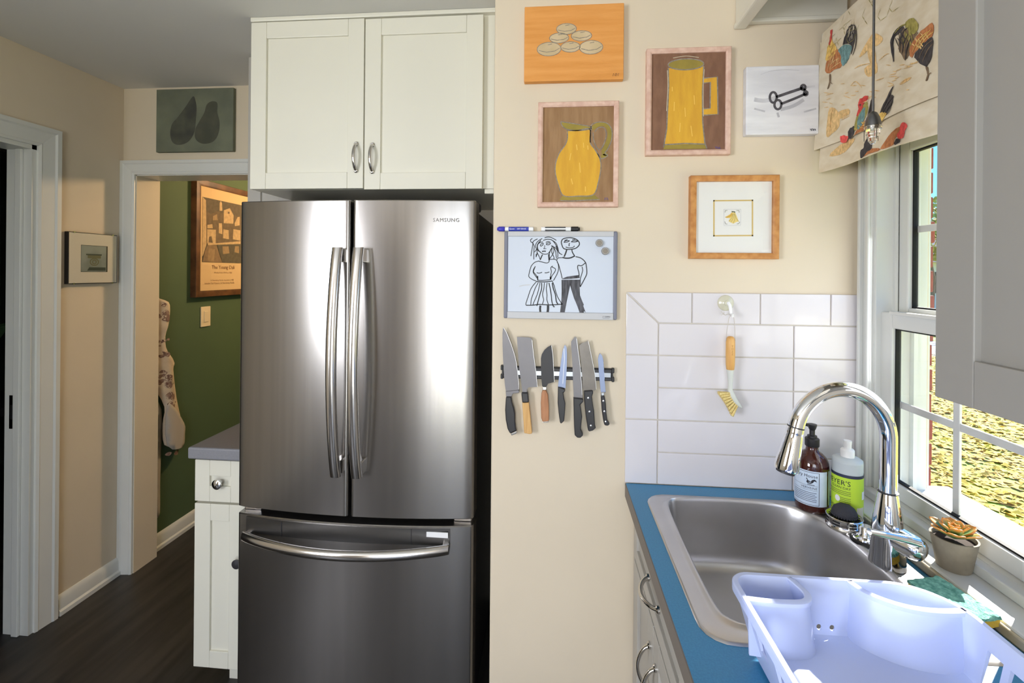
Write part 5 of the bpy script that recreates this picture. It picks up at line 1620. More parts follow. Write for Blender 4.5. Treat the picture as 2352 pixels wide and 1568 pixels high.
SHADE={'hen_comb': [(1.385, 2.213), (1.374, 2.209), (1.372, 2.184), (1.377, 2.169), (1.385, 2.178), (1.383, 2.193)], 'hen_neck': [(1.373, 2.185), (1.351, 2.158), (1.335, 2.135), (1.351, 2.126), (1.386, 2.126), (1.392, 2.162), (1.385, 2.178)], 'hen_body': [(1.335, 2.138), (1.315, 2.113), (1.314, 2.082), (1.345, 2.086), (1.366, 2.085), (1.384, 2.096), (1.386, 2.123), (1.367, 2.134)], 'hen_wing': [(1.325, 2.133), (1.295, 2.132), (1.274, 2.115), (1.28, 2.097), (1.304, 2.08), (1.314, 2.091), (1.316, 2.113)], 'hen_tail': [(1.31, 2.138), (1.3, 2.161), (1.289, 2.175), (1.265, 2.165), (1.258, 2.142), (1.264, 2.113), (1.276, 2.095), (1.274, 2.118), (1.29, 2.132)], 'hen_legs': [(1.369, 2.083), (1.371, 2.065), (1.382, 2.05), (1.377, 2.048), (1.366, 2.061), (1.361, 2.08)], 'house': [(1.252, 2.078), (1.222, 2.101), (1.197, 2.111), (1.171, 2.084), (1.192, 2.078), (1.213, 2.086), (1.23, 2.079)], 'house2': [(1.241, 2.044), (1.204, 2.045), (1.202, 2.019), (1.234, 2.021)], 'house3': [(1.222, 2.09), (1.203, 2.086), (1.202, 2.044), (1.221, 2.05)], 'bigtail': [(1.145, 2.017), (1.152, 2.056), (1.145, 2.077), (1.12, 2.083), (1.102, 2.074), (1.12, 2.07), (1.138, 2.068), (1.142, 2.046)], 'bigtail2': [(1.127, 2.044), (1.12, 2.064), (1.106, 2.074), (1.062, 2.043), (1.078, 2.034), (1.088, 2.008), (1.098, 2.005), (1.103, 2.002), (1.119, 2.024), (1.125, 2.033)], 'bigcape': [(1.099, 2.079), (1.086, 2.085), (1.069, 2.075), (1.059, 2.054), (1.072, 2.045), (1.089, 2.059)], 'bigback': [(1.088, 2.021), (1.072, 2.035), (1.053, 2.04), (1.018, 2.042), (1.018, 2.015), (1.04, 2.01), (1.065, 2.005), (1.078, 1.998), (1.086, 2.005)], 'bigbreast': [(1.07, 1.995), (1.056, 2.01), (1.04, 2.012), (1.018, 2.013), (1.018, 1.973), (1.031, 1.958), (1.049, 1.973)], 'bigleg': [(1.034, 1.959), (1.027, 1.94), (1.03, 1.929), (1.024, 1.927), (1.023, 1.938), (1.028, 1.956)], 'r2comb': [(1.272, 1.968), (1.265, 1.977), (1.244, 1.977), (1.237, 1.967), (1.251, 1.96), (1.255, 1.95), (1.269, 1.937), (1.276, 1.94), (1.269, 1.955)], 'r2neck': [(1.251, 1.96), (1.236, 1.958), (1.233, 1.934), (1.246, 1.915), (1.273, 1.903), (1.283, 1.9), (1.276, 1.934), (1.26, 1.949)], 'r2wing': [(1.26, 1.943), (1.244, 1.949), (1.241, 1.919), (1.254, 1.903), (1.266, 1.901), (1.269, 1.922)], 'r2body': [(1.278, 1.892), (1.246, 1.909), (1.224, 1.914), (1.223, 1.893), (1.25, 1.89)], 'r2tail': [(1.23, 1.924), (1.226, 1.952), (1.218, 1.96), (1.209, 1.94), (1.211, 1.921), (1.224, 1.917)], 'r2dark': [(1.307, 1.901), (1.297, 1.913), (1.282, 1.913), (1.28, 1.893), (1.297, 1.886)], 'chick': [(1.337, 1.904), (1.324, 1.903), (1.306, 1.895), (1.311, 1.882), (1.334, 1.887)], 'feather': [(1.172, 1.912), (1.159, 1.936), (1.144, 1.957), (1.135, 1.96), (1.14, 1.945), (1.127, 1.932), (1.127, 1.913), (1.143, 1.898)], 'feather2': [(1.178, 1.908), (1.155, 1.907), (1.143, 1.897), (1.162, 1.885), (1.178, 1.888)], 'barn': [(1.389, 1.919), (1.384, 1.985), (1.365, 1.992), (1.343, 1.968), (1.34, 1.933), (1.364, 1.921)], 'barn2': [(1.343, 1.972), (1.308, 1.968), (1.305, 1.952), (1.34, 1.952)], 'leafs': [(1.111, 1.954), (1.081, 1.957), (1.076, 1.95), (1.101, 1.95)]}
FLAP={'f_dark': [(1.248, 1.825), (1.252, 1.844), (1.239, 1.846), (1.237, 1.86), (1.218, 1.872), (1.203, 1.865), (1.198, 1.835), (1.217, 1.832), (1.237, 1.823)], 'f_body': [(1.237, 1.824), (1.217, 1.832), (1.196, 1.834), (1.161, 1.824), (1.18, 1.821), (1.213, 1.824)], 'f_neck': [(1.161, 1.823), (1.149, 1.836), (1.127, 1.851), (1.106, 1.857), (1.098, 1.856), (1.099, 1.845), (1.116, 1.832), (1.12, 1.82)], 'f_head': [(1.099, 1.858), (1.094, 1.864), (1.086, 1.861), (1.079, 1.851), (1.086, 1.843), (1.089, 1.832), (1.101, 1.83), (1.109, 1.84), (1.101, 1.848)], 'f_breast': [(1.116, 1.82), (1.111, 1.833), (1.099, 1.83), (1.102, 1.82)], 'f_patch': [(1.345, 1.884), (1.286, 1.889), (1.325, 1.859), (1.389, 1.863)]}
POSTER={'sky': [(2.653, 2.007), (3.021, 2.003), (3.013, 1.802), (2.656, 1.769)], 'hill': [(2.654, 1.908), (2.732, 1.875), (2.784, 1.901), (2.856, 1.897), (3.012, 1.89), (3.014, 1.693), (2.657, 1.673)], 'row': [(2.653, 1.98), (2.691, 1.956), (2.699, 1.688), (2.669, 1.613), (2.658, 1.613)], 'tower': [(2.809, 1.907), (2.81, 1.958), (2.819, 1.978), (2.83, 1.958), (2.834, 1.91)], 'church': [(2.847, 1.915), (2.903, 1.936), (2.94, 1.894), (2.938, 1.838), (2.848, 1.832)], 'win': [(2.884, 1.91), (2.901, 1.913), (2.901, 1.899), (2.884, 1.897)], 'h1': [(2.704, 1.807), (2.746, 1.815), (2.75, 1.79), (2.704, 1.786)], 'h2': [(2.701, 1.78), (2.777, 1.783), (2.776, 1.699), (2.752, 1.697), (2.738, 1.74), (2.719, 1.735), (2.713, 1.692), (2.703, 1.694)], 'h3': [(2.803, 1.827), (2.831, 1.83), (2.835, 1.76), (2.803, 1.764)], 'h4': [(2.844, 1.793), (2.893, 1.791), (2.896, 1.732), (2.84, 1.735)], 'h5': [(2.938, 1.802), (3.008, 1.801), (3.009, 1.73), (2.934, 1.735)], 'h6': [(2.977, 1.885), (3.0, 1.892), (3.0, 1.834), (2.953, 1.823), (2.95, 1.843)], 'h7': [(2.749, 1.865), (2.784, 1.882), (2.793, 1.845), (2.75, 1.84)], 'quay': [(2.701, 1.7), (2.778, 1.699), (3.009, 1.727), (3.009, 1.708), (2.787, 1.69), (2.709, 1.682)], 'water': [(2.787, 1.69), (3.014, 1.708), (3.016, 1.577), (2.837, 1.577)], 'ref1': [(2.836, 1.683), (2.892, 1.686), (2.902, 1.641), (2.841, 1.632)], 'ref2': [(2.954, 1.69), (2.994, 1.692), (2.995, 1.645), (2.95, 1.65)], 'road': [(2.705, 1.682), (2.782, 1.686), (2.834, 1.577), (2.658, 1.577), (2.681, 1.638)], 'stain': [(2.714, 1.664), (2.769, 1.661), (2.762, 1.579), (2.711, 1.584)]}
APRON={'main': [(2.314, 1.396), (2.357, 1.374), (2.42, 1.334), (2.406, 1.238), (2.388, 1.168), (2.403, 1.077), (2.475, 1.003), (2.449, 0.971), (2.482, 0.839), (2.531, 0.657), (2.537, 0.596), (2.517, 0.514), (2.459, 0.544), (2.404, 0.568), (2.393, 0.685), (2.397, 0.78), (2.348, 0.897), (2.319, 0.911)], 'strap': [(2.32, 0.864), (2.392, 0.765), (2.394, 0.523), (2.391, 0.363), (2.391, 0.203), (2.369, 0.19), (2.356, 0.3), (2.351, 0.54), (2.322, 0.629)], 'flap': [(2.401, 0.783), (2.452, 0.756), (2.526, 0.65), (2.532, 0.589), (2.517, 0.514), (2.407, 0.563)], 'p1': [(2.334, 1.332), (2.415, 1.343), (2.406, 1.287), (2.372, 1.27), (2.334, 1.269)], 'p2': [(2.345, 1.142), (2.393, 1.143), (2.389, 1.071), (2.346, 1.055)], 'p3': [(2.366, 0.964), (2.424, 0.984), (2.445, 0.914), (2.405, 0.891), (2.347, 0.905)], 'p4': [(2.386, 0.831), (2.477, 0.824), (2.488, 0.754), (2.416, 0.783)], 'p5': [(2.429, 0.559), (2.469, 0.54), (2.49, 0.52), (2.429, 0.543)], 'p6': [(2.352, 0.618), (2.384, 0.615), (2.384, 0.591), (2.352, 0.603)], 'p7': [(2.358, 0.378), (2.389, 0.356), (2.39, 0.251), (2.363, 0.273)]}
SHADE_LINES=[('black', 0.0022, [(1.14, 2.016), (1.146, 2.048), (1.14, 2.072), (1.123, 2.082), (1.102, 2.079)]), ('black', 0.002, [(1.12, 2.031), (1.117, 2.053), (1.105, 2.067), (1.091, 2.068)]), ('black', 0.002, [(1.112, 2.021), (1.106, 2.042), (1.089, 2.054)]), ('black', 0.0025, [(1.099, 2.002), (1.097, 2.022), (1.083, 2.041)]), ('dusk', 0.0018, [(1.104, 2.018), (1.101, 2.037), (1.084, 2.049)]), ('olive', 0.002, [(1.137, 2.076), (1.116, 2.082), (1.095, 2.079)]), ('gold', 0.0013, [(1.077, 2.008), (1.058, 2.026), (1.03, 2.029)]), ('gold', 0.0013, [(1.067, 2.008), (1.048, 2.021), (1.021, 2.029)]), ('gold', 0.0012, [(1.058, 2.006), (1.036, 2.018), (1.015, 2.021)]), ('dusk', 0.0012, [(1.054, 1.985), (1.039, 2.002), (1.018, 2.006)]), ('dusk', 0.0012, [(1.042, 1.972), (1.03, 1.991), (1.015, 1.998)]), ('black', 0.0018, [(1.305, 2.134), (1.295, 2.159), (1.281, 2.171), (1.262, 2.164)]), ('black', 0.002, [(1.27, 2.091), (1.257, 2.11), (1.254, 2.137), (1.26, 2.161)]), ('black', 0.0016, [(1.292, 2.133), (1.275, 2.145), (1.263, 2.154)]), ('teal', 0.0016, [(1.31, 2.123), (1.29, 2.11), (1.278, 2.096)]), ('teal', 0.0016, [(1.309, 2.107), (1.294, 2.094), (1.294, 2.081)]), ('gold', 0.0012, [(1.37, 2.138), (1.362, 2.151), (1.354, 2.16)]), ('gold', 0.0012, [(1.353, 2.131), (1.348, 2.141), (1.343, 2.148)]), ('tan', 0.001, [(1.361, 2.106), (1.34, 2.109), (1.319, 2.106)]), ('tan', 0.001, [(1.356, 2.094), (1.335, 2.095), (1.314, 2.094)]), ('dusk', 0.0009, [(1.358, 2.08), (1.361, 2.064), (1.371, 2.047)]), ('dusk', 0.0009, [(1.366, 2.063), (1.355, 2.052)]), ('dusk', 0.0012, [(1.026, 1.956), (1.022, 1.937), (1.026, 1.927)]), ('dusk', 0.001, [(1.023, 1.938), (1.015, 1.939)]), ('red', 0.0018, [(1.264, 1.968), (1.26, 1.974), (1.256, 1.965)]), ('red', 0.0018, [(1.254, 1.968), (1.248, 1.976), (1.245, 1.967)]), ('red', 0.0018, [(1.243, 1.966), (1.237, 1.974), (1.234, 1.964)]), ('black', 0.0012, [(1.267, 1.962), (1.26, 1.962), (1.262, 1.957)]), ('black', 0.0016, [(1.224, 1.922), (1.22, 1.947), (1.213, 1.958)]), ('black', 0.0016, [(1.215, 1.916), (1.206, 1.933), (1.209, 1.948)]), ('black', 0.0018, [(1.166, 1.91), (1.149, 1.935), (1.131, 1.958)]), ('black', 0.0018, [(1.158, 1.907), (1.139, 1.926), (1.123, 1.932)]), ('black', 0.0016, [(1.148, 1.901), (1.132, 1.913), (1.122, 1.919)]), ('black', 0.0014, [(1.139, 1.895), (1.128, 1.901), (1.123, 1.909)]), ('gold', 0.0014, [(1.165, 1.9), (1.15, 1.899), (1.139, 1.899)]), ('tan', 0.0012, [(1.375, 1.918), (1.371, 1.975), (1.359, 1.987)]), ('tan', 0.0012, [(1.333, 1.955), (1.307, 1.958)]), ('tan', 0.0012, [(1.332, 1.946), (1.301, 1.948)]), ('tan', 0.0012, [(1.27, 2.057), (1.252, 2.057), (1.216, 2.047)]), ('tan', 0.001, [(1.293, 2.021), (1.274, 2.026), (1.256, 2.003)]), ('tan', 0.001, [(1.191, 2.042), (1.167, 2.045), (1.156, 2.042)]), ('tan', 0.001, [(1.111, 1.954), (1.09, 1.956), (1.07, 1.952)]), ('tan', 0.001, [(1.08, 1.929), (1.071, 1.927)])]

# =================================================================== HOOK AND DISH BRUSH
t = thing('suction_hook', 'clear suction cup hook stuck on the white tiles', 'hook', (0.508, YA - 0.009, 1.444))
M['rubber'] = mat('cloudy_suction_rubber', (206, 202, 180), 0.2, coat=0.4)
G().lathe([(0.0235, 0), (0.0230, 0.002), (0.0200, 0.005), (0.0120, 0.008), (0.0075, 0.011), (0.0075, 0.016), (0.0, 0.017)], (0.506, YA - 0.009, 1.446), 32, axis=(0, -1, 0)).build('suction_cup', 'rubber', t, smooth=50)
G().tube([(0.508, YA - 0.024, 1.448), (0.511, YA - 0.030, 1.440), (0.513, YA - 0.031, 1.424), (0.513, YA - 0.035, 1.412), (0.513, YA - 0.044, 1.410), (0.513, YA - 0.048, 1.418)], [0.005, 0.0048, 0.0044, 0.004, 0.0038, 0.003], 12).build('hook_arm', 'white', t, smooth=50)
BX, BY = 0.510, YA - 0.040
t = thing('dish_brush', 'dish brush with bamboo handle hanging by a cord on the tiles', 'brush', (BX, BY, 1.135))
G().lathe([(0.0035, 1.352), (0.008, 1.3505), (0.0115, 1.344), (0.0125, 1.335), (0.0128, 1.300), (0.0122, 1.270), (0.0108, 1.257), (0.0100, 1.2555)], (BX, BY, 0), 28).build('grip', 'bamboo', t, smooth=50)
flat('grey_green_plastic', (206, 208, 200), 0.5)
pts = [(BX, BY, 1.2565), (BX + 0.0005, BY, 1.235), (BX + 0.001, BY, 1.212), (BX + 0.000, BY, 1.196), (BX + 0.004, BY, 1.183), (BX + 0.013, BY, 1.166), (BX + 0.024, BY, 1.153), (BX + 0.033, BY, 1.1465)]
G().tube(pts, [0.0098, 0.0078, 0.0062, 0.0068, 0.0090, 0.0085, 0.0065, 0.0012], 16).build('neck', 'grey_green_plastic', t, smooth=60)
flat('bristle', (226, 204, 140), 0.8, rgb2=(206, 180, 110), scale=200)
for i in range(8):
    s = i / 7
    root = Vector((BX - 0.002 + 0.021 * s, BY - 0.004, 1.189 - 0.036 * s))
    tip = Vector((BX - 0.034 + 0.036 * s, BY - 0.010, 1.186 - 0.062 * s + 0.004 * math.sin(s * 3)))
    G().tube([root, root.lerp(tip, 0.5), tip], [0.0026, 0.0036, 0.0048], 8).build('bristle_tuft', 'bristle', t, smooth=60)
    G().tube([root + Vector((0.001, 0.008, -0.001)), root.lerp(tip, 0.5) + Vector((0, 0.010, 0)), tip + Vector((0.001, 0.012, 0.001))], [0.0026, 0.0036, 0.0048], 8).build('bristle_tuft', 'bristle', t, smooth=60)
flat('cord', (196, 188, 180), 0.9)
G().tube([(BX - 0.0128, BY, 1.338), (BX - 0.010, BY, 1.37), (BX - 0.005, BY - 0.001, 1.405), (0.511, YA - 0.040, 1.4125), (BX + 0.009, BY - 0.001, 1.405), (BX + 0.012, BY, 1.37), (BX + 0.0130, BY, 1.338)], 0.0009, 6).build('cord', 'cord', t, smooth=60)
g = G()
g.tube([(0.509, YA - 0.042, 1.414), (0.502, YA - 0.043, 1.416), (0.494, YA - 0.042, 1.413), (0.488, YA - 0.042, 1.417)], [0.001, 0.0011, 0.001, 0.0018], 6)
g.build('cord_knot', 'cord', t, smooth=60)
random.seed(7)
for i in range(7):
    a = random.uniform(0, 2 * PI)
    G().tube([(0.488, YA - 0.042, 1.417), (0.486 + 0.007 * math.cos(a), YA - 0.042, 1.417 + 0.008 * math.sin(a))], [0.0007, 0.0004], 5).build('cord_end', 'cord', t)
flat('engrave', (150, 100, 52), 0.7)
for i, ch in enumerate('TOZZ'):
    text(ch, frame((BX + 0.001, BY, 1.322 - i * 0.0075), (1, 0, 0), (0, 0, 1), (0, -1, 0)), (0, 0), 0.0052, 'engrave', t, align='CENTER', d=0.0130)

# =================================================================== ROMAN SHADE
SX = 0.760
t = thing('roman_shade', 'cream roman shade printed with roosters over the sink window', 'window shade', (0.8, 1.1, 1.82))
SY0, SY1 = 0.90, 1.438


def panel_x(y, z, base):
    """soft drape of the cloth: gathers towards the far lower corner"""
    f = max(0, (z - 1.89) / 0.34)
    return base + 0.009 * math.sin((y - 0.9) * 15 + z * 11) * (0.3 + 0.7 * (1 - f)) + 0.004 * math.sin(z * 26)


def cloth(name, base, z_top, z_bot_far, z_bot_near, y_far_top, y_far_bot, curl=0.0, th=0.0016):
    ny, nz = 30, 16
    F, B = [], []
    for i in range(ny + 1):
        for j in range(nz + 1):
            s, q_ = i / ny, j / nz
            yf = y_far_top + (y_far_bot - y_far_top) * q_
            y = yf + (SY0 - yf) * s
            zb = z_bot_far + (z_bot_near - z_bot_far) * s
            z = z_top + (zb - z_top) * q_
            x = panel_x(y, z, base) + curl * q_ * q_
            F.append((x, y, z)); B.append((x + th, y, z))
    n = len(F)
    fs = []
    for i in range(ny):
        for j in range(nz):
            a = i * (nz + 1) + j
            fs.append((a, a + 1, a + nz + 2, a + nz + 1))
            fs.append((n + a, n + a + nz + 1, n + a + nz + 2, n + a + 1))
    rim = [i * (nz + 1) for i in range(ny + 1)] + [ny * (nz + 1) + j for j in range(1, nz + 1)] + [i * (nz + 1) + nz for i in range(ny - 1, -1, -1)] + [j for j in range(nz - 1, 0, -1)]
    for k_ in range(len(rim)):
        a, b_ = rim[k_], rim[(k_ + 1) % len(rim)]
        fs.append((a, b_, b_ + n, a + n))
    return G().add(F + B, fs).build(name, 'fabric', t, smooth=60)


M['fabric2'] = M['fabric']
main = cloth('cloth_panel', SX, 2.228, 1.893, 1.886, 1.432, 1.442)
flap = cloth('cloth_fold', SX + 0.007, 1.915, 1.826, 1.812, 1.422, 1.436, curl=-0.006)
cloth('cloth_fold', SX + 0.030, 1.93, 1.86, 1.85, 1.42, 1.42)
G().box(SX + 0.006, XR - 0.002, SY0, 1.434, 2.205, 2.226).build('head_board', 'cab', t)
# side return of the cloth towards the wall
G().box(SX + 0.004, XR - 0.004, 1.436, 1.4385, 1.95, 2.205).build('side_return', 'fabric', t)

PC_ = {'red': (186, 66, 60), 'gold': (204, 170, 92), 'rust': (166, 106, 66), 'teal': (98, 130, 130), 'black': (58, 54, 54), 'tan': (198, 166, 114), 'olive': (140, 132, 70), 'dusk': (110, 92, 72), 'pink': (206, 78, 74)}
for k_, v_ in PC_.items():
    flat('print_' + k_, v_, 0.95, rgb2=tuple(min(255, int(c_ * 1.18 + 12)) for c_ in v_), scale=90, stretch=(1, 2, 1))


def print_on(parent, nm, pts, m_, base, curl=0.0, lift=0.0, jag=0.0, flapmode=False):
    P = catmull(pts, 3, True)
    if jag:
        P = [(p[0] + random.uniform(-jag, jag), p[1] + random.uniform(-jag, jag)) for p in P]
    tri = tessellate_polygon([[Vector((p[0], p[1], 0)) for p in P]])
    # subdivide so that the print follows the drape
    bm = bmesh.new()
    vs = [bm.verts.new((p[0], p[1], 0)) for p in P]
    for f in tri:
        try: bm.faces.new([vs[i] for i in f])
        except ValueError: pass
    for _ in range(2):
        es = [e for e in bm.edges if e.calc_length() > 0.018]
        if es: bmesh.ops.subdivide_edges(bm, edges=es, cuts=1)
    bmesh.ops.triangulate(bm, faces=bm.faces)
    V = []
    for v in bm.verts:
        y, z = v.co.x, v.co.y
        x = panel_x(y, z, base)
        if flapmode:
            zb = 1.826 + (1.812 - 1.826) * (1.43 - y) / 0.53
            q_ = max(0, min(1.1, (1.915 - z) / (1.915 - zb)))
            x += curl * q_ * q_
        V.append((x - 0.0009 - lift, y, z))
    bm.verts.index_update()
    F = [tuple(v.index for v in f.verts) for f in bm.faces]
    bm.free()
    return G().add(V, F).build(nm, m_, parent, smooth=60)


random.seed(21)
prints = [('house', 'tan', 0), ('house2', 'tan', 0), ('house3', 'tan', 0), ('barn', 'tan', 0), ('barn2', 'tan', 0), ('leafs', 'tan', 0),
          ('hen_legs', 'dusk', 0), ('hen_body', 'rust', 1), ('hen_neck', 'gold', 1), ('hen_comb', 'red', 2), ('hen_tail', 'black', 1), ('hen_wing', 'teal', 2),
          ('bigleg', 'dusk', 0), ('bigtail', 'black', 1), ('bigtail2', 'dusk', 1), ('bigback', 'rust', 2), ('bigcape', 'olive', 2), ('bigbreast', 'black', 3),
          ('r2body', 'rust', 1), ('r2neck', 'olive', 1), ('r2wing', 'teal', 2), ('r2comb', 'red', 3), ('r2tail', 'black', 1), ('r2dark', 'black', 1), ('chick', 'pink', 1), ('feather', 'black', 1), ('feather2', 'gold', 2)]
for nm, c_, lv in prints:
    print_on(main, 'rooster_print' if lv else 'farm_print', SHADE[nm], 'print_' + c_, SX, lift=lv * 0.0003, jag=0.0019 if lv else 0.0006)
for nm, c_, lv in (('f_patch', 'tan', 0), ('f_body', 'rust', 1), ('f_dark', 'black', 2), ('f_neck', 'rust', 1), ('f_head', 'pink', 2), ('f_breast', 'black', 2)):
    P_ = [(max(p[0], 0.95), min(max(p[1], 1.822), 1.884)) for p in FLAP[nm]]
    print_on(flap, 'rooster_print', P_, 'print_' + c_, SX + 0.007, curl=-0.006, lift=lv * 0.0003, jag=0.0008, flapmode=True)
# fine sketch lines (feather strokes, wire fence)
random.seed(31)


def stroke(parent, a, b_, w, m_, n=5):
    g = G()
    vs = []
    for i in range(n + 1):
        s = i / n
        y, z = a[0] + (b_[0] - a[0]) * s, a[1] + (b_[1] - a[1]) * s
        dy, dz = -(b_[1] - a[1]), (b_[0] - a[0])
        L = math.hypot(dy, dz) + 1e-9
        ww = w * math.sin(PI * (0.12 + 0.8 * s))
        for sg in (-1, 1):
            vs.append((panel_x(y + sg * dy / L * ww, z + sg * dz / L * ww, SX) - 0.0022, y + sg * dy / L * ww, z + sg * dz / L * ww))
    return vs, [(2 * i, 2 * i + 1, 2 * i + 3, 2 * i + 2) for i in range(n)]


def strokes(cx, cy, rx, ry, d, n, L, w, m_, nm):
    g = G()
    for _ in range(n):
        a = random.uniform(0, 2 * PI); r = math.sqrt(random.random())
        y, z = cx + rx * r * math.cos(a), cy + ry * r * math.sin(a)
        l = L * random.uniform(0.5, 1.2)
        dd = d + random.uniform(-0.25, 0.25)
        vs, fs = stroke(main, (y, z), (min(y + l * math.cos(dd), 1.43), z + l * math.sin(dd)), w, m_)
        g.add(vs, fs)
    o = g.build(nm, m_, main)
    o['kind'] = 'stuff'


for c_ in PC_:
    g = G()
    for m_, w_, pts in SHADE_LINES:
        if m_ != c_: continue
        P_ = catmull(pts, 5)
        vs = []
        for i in range(len(P_)):
            p0, p1 = P_[max(0, i - 1)], P_[min(len(P_) - 1, i + 1)]
            dy, dz = -(p1[1] - p0[1]), p1[0] - p0[0]
            L = math.hypot(dy, dz) + 1e-9
            ww = w_ * (0.35 + 0.65 * math.sin(PI * i / (len(P_) - 1)))
            for sg in (-1, 1):
                y, z = P_[i][0] + sg * dy / L * ww, P_[i][1] + sg * dz / L * ww
                vs.append((panel_x(y, z, SX) - 0.0026, y, z))
        g.add(vs, [(2 * i, 2 * i + 1, 2 * i + 3, 2 * i + 2) for i in range(len(P_) - 1)])
    if g.v:
        o = g.build('feather_strokes', 'print_' + c_, main)
        o['kind'] = 'stuff'
strokes(1.350, 2.105, 0.026, 0.016, 2.2, 16, 0.018, 0.0010, 'print_tan', 'feather_strokes')
strokes(1.279, 2.145, 0.014, 0.024, 1.7, 9, 0.030, 0.0010, 'fabric', 'feather_strokes')
strokes(1.050, 2.015, 0.026, 0.014, 0.9, 14, 0.022, 0.0010, 'print_tan', 'feather_strokes')
strokes(1.095, 2.035, 0.020, 0.020, 1.3, 12, 0.034, 0.0011, 'print_olive', 'feather_strokes')
strokes(1.110, 2.040, 0.015, 0.018, 1.2, 6, 0.034, 0.0013, 'print_black', 'feather_strokes')
strokes(1.250, 1.905, 0.022, 0.008, 0.4, 10, 0.014, 0.0009, 'print_gold', 'feather_strokes')
strokes(1.16, 1.985, 0.12, 0.03, 0.35, 22, 0.030, 0.0010, 'print_tan', 'ground_strokes')
strokes(1.33, 2.01, 0.07, 0.03, 0.35, 14, 0.026, 0.0010, 'print_tan', 'ground_strokes')
g = G()
for hy in range(7):
    for hz in range(3):
        cy, cz = 1.345 - hy * 0.036 + (hz % 2) * 0.018, 2.205 - hz * 0.031
        if random.random() < 0.35 or cz > 2.222: continue
        for k_ in range(6):
            if random.random() < 0.4: continue
            a, b_ = PI / 3 * k_, PI / 3 * (k_ + 1)
            vs, fs = stroke(main, (cy + 0.019 * math.cos(a), cz + 0.017 * math.sin(a)), (cy + 0.019 * math.cos(b_), cz + 0.017 * math.sin(b_)), 0.0006, None)
            g.add(vs, fs)
o = g.build('wire_fence_print', 'print_olive', main)
o['kind'] = 'stuff'

# =================================================================== PENDANT LAMP
PX, PY = 0.645, 1.020
t = thing('pendant_lamp', 'small grey pendant lamp with ribbed glass hanging before the shade', 'pendant lamp', (PX, PY, 1.8))
M['pewter'] = mat('pewter', (116, 116, 116), 0.35, 0.85)
M['ribglass'] = mat('ribbed_glass', (250, 250, 248), 0.03, trans=1.0, ior=1.45)
G().tube([(PX, PY, 1.86), (PX, PY, 2.1), (PX, PY, CEIL - 0.004)], 0.0024, 8).build('cord', 'pewter', t, smooth=60)
G().lathe([(0.030, CEIL - 0.012), (0.030, CEIL - 0.0005)], (PX, PY, 0), 24).build('canopy', 'pewter', t, smooth=40)
G().lathe([(0.0020, 1.8650), (0.0070, 1.8615), (0.0115, 1.852), (0.0138, 1.842), (0.0146, 1.834)], (PX, PY, 0), 28).build('shade_cap', 'pewter', t, smooth=50)
G().lathe([(0.0150, 1.8345), (0.0152, 1.8330), (0.0150, 1.8315), (0.0140, 1.8310), (0.0140, 1.8290), (0.0150, 1.8285), (0.0150, 1.8275), (0.013, 1.8272)], (PX, PY, 0), 28).build('collar', 'nickel', t, smooth=30)
G().lathe([(0.0118, 1.8275), (0.0118, 1.8180), (0.0105, 1.8175), (0.0105, 1.8120), (0.0080, 1.8110), (0.0080, 1.8040), (0.0060, 1.8025), (0.0040, 1.7985), (0.0, 1.7980)], (PX, PY, 0), 28).build('glass', 'ribglass', t, smooth=30)
for i in range(3):
    a = 2 * PI * i / 3 + 0.4
    x, y = PX + 0.0142 * math.cos(a), PY + 0.0142 * math.sin(a)
    G().tube([(x, y, 1.829), (x, y, 1.806)], 0.0010, 6).build('guard_rod', 'nickel', t)

# =================================================================== LEFT WALL AND HALL THINGS
# small framed picture on the left wall
t = thing('framed_photo', 'small black edged picture with cream mat beside the hall doorway', 'picture', (XL, 2.02, 1.46))
flat('mat_cream', (226, 218, 202), 0.85)
flat('art_grey', (150, 158, 152), 0.8, rgb2=(120, 128, 122), scale=12)
flat('art_olive', (112, 110, 84), 0.85)
flat('art_dark', (58, 68, 66), 0.85)
fl_ = frame((XL, 0, 0), (0, 1, 0), (0, 0, 1), (1, 0, 0))
G().box(XL + 0.001, XL + 0.020, 1.905, 2.140, 1.462, 1.697).build('backing', 'black', t, bev=0.001)
G().poly(fl_, [(1.9085, 1.4655), (2.1365, 1.4655), (2.1365, 1.6935), (1.9085, 1.6935)], 0.0203).build('mat_board', 'mat_cream', t)
G().poly(fl_, [(1.961, 1.516), (2.090, 1.516), (2.090, 1.640), (1.961, 1.640)], 0.0205).build('mat_opening', 'black', t)
G().poly(fl_, [(1.962, 1.518), (2.083, 1.518), (2.083, 1.638), (1.962, 1.638)], 0.0207).build('print', 'art_grey', t)
G().poly(fl_, [(1.985, 1.594), (2.060, 1.594), (2.060, 1.600), (1.985, 1.600)], 0.0209).build('print_shape', 'art_dark', t)
G().poly(fl_, [(1.992, 1.580), (2.056, 1.580), (2.056, 1.594), (1.992, 1.594)], 0.0209).build('print_shape', 'art_olive', t)
g = G()
for q_ in (ell(2.024, 1.563, 0.020, 0.016, 18), ell(2.024, 1.563, 0.009, 0.009, 14)):
    g.ribbon(fl_, q_ + [q_[0]], 0.005, 0.0210)
g.build('print_lines', 'art_olive', t)['kind'] = 'stuff'
G().poly(fl_, [(1.990, 1.522), (2.080, 1.522), (2.080, 1.538), (2.000, 1.538)], 0.0209).build('print_shape', 'art_dark', t)
for py in (1.930, 2.115):
    for pz in (1.4635, 1.6955):
        G().box(XL + 0.019, XL + 0.0225, py - 0.004, py + 0.004, pz - 0.003, pz + 0.003).build('clip', 'nickel', t)
G().poly(fl_, [(1.9065, 1.4635), (2.1385, 1.4635), (2.1385, 1.6955), (1.9065, 1.6955)], 0.0214, 0.0226).build('glass', 'glass', t)

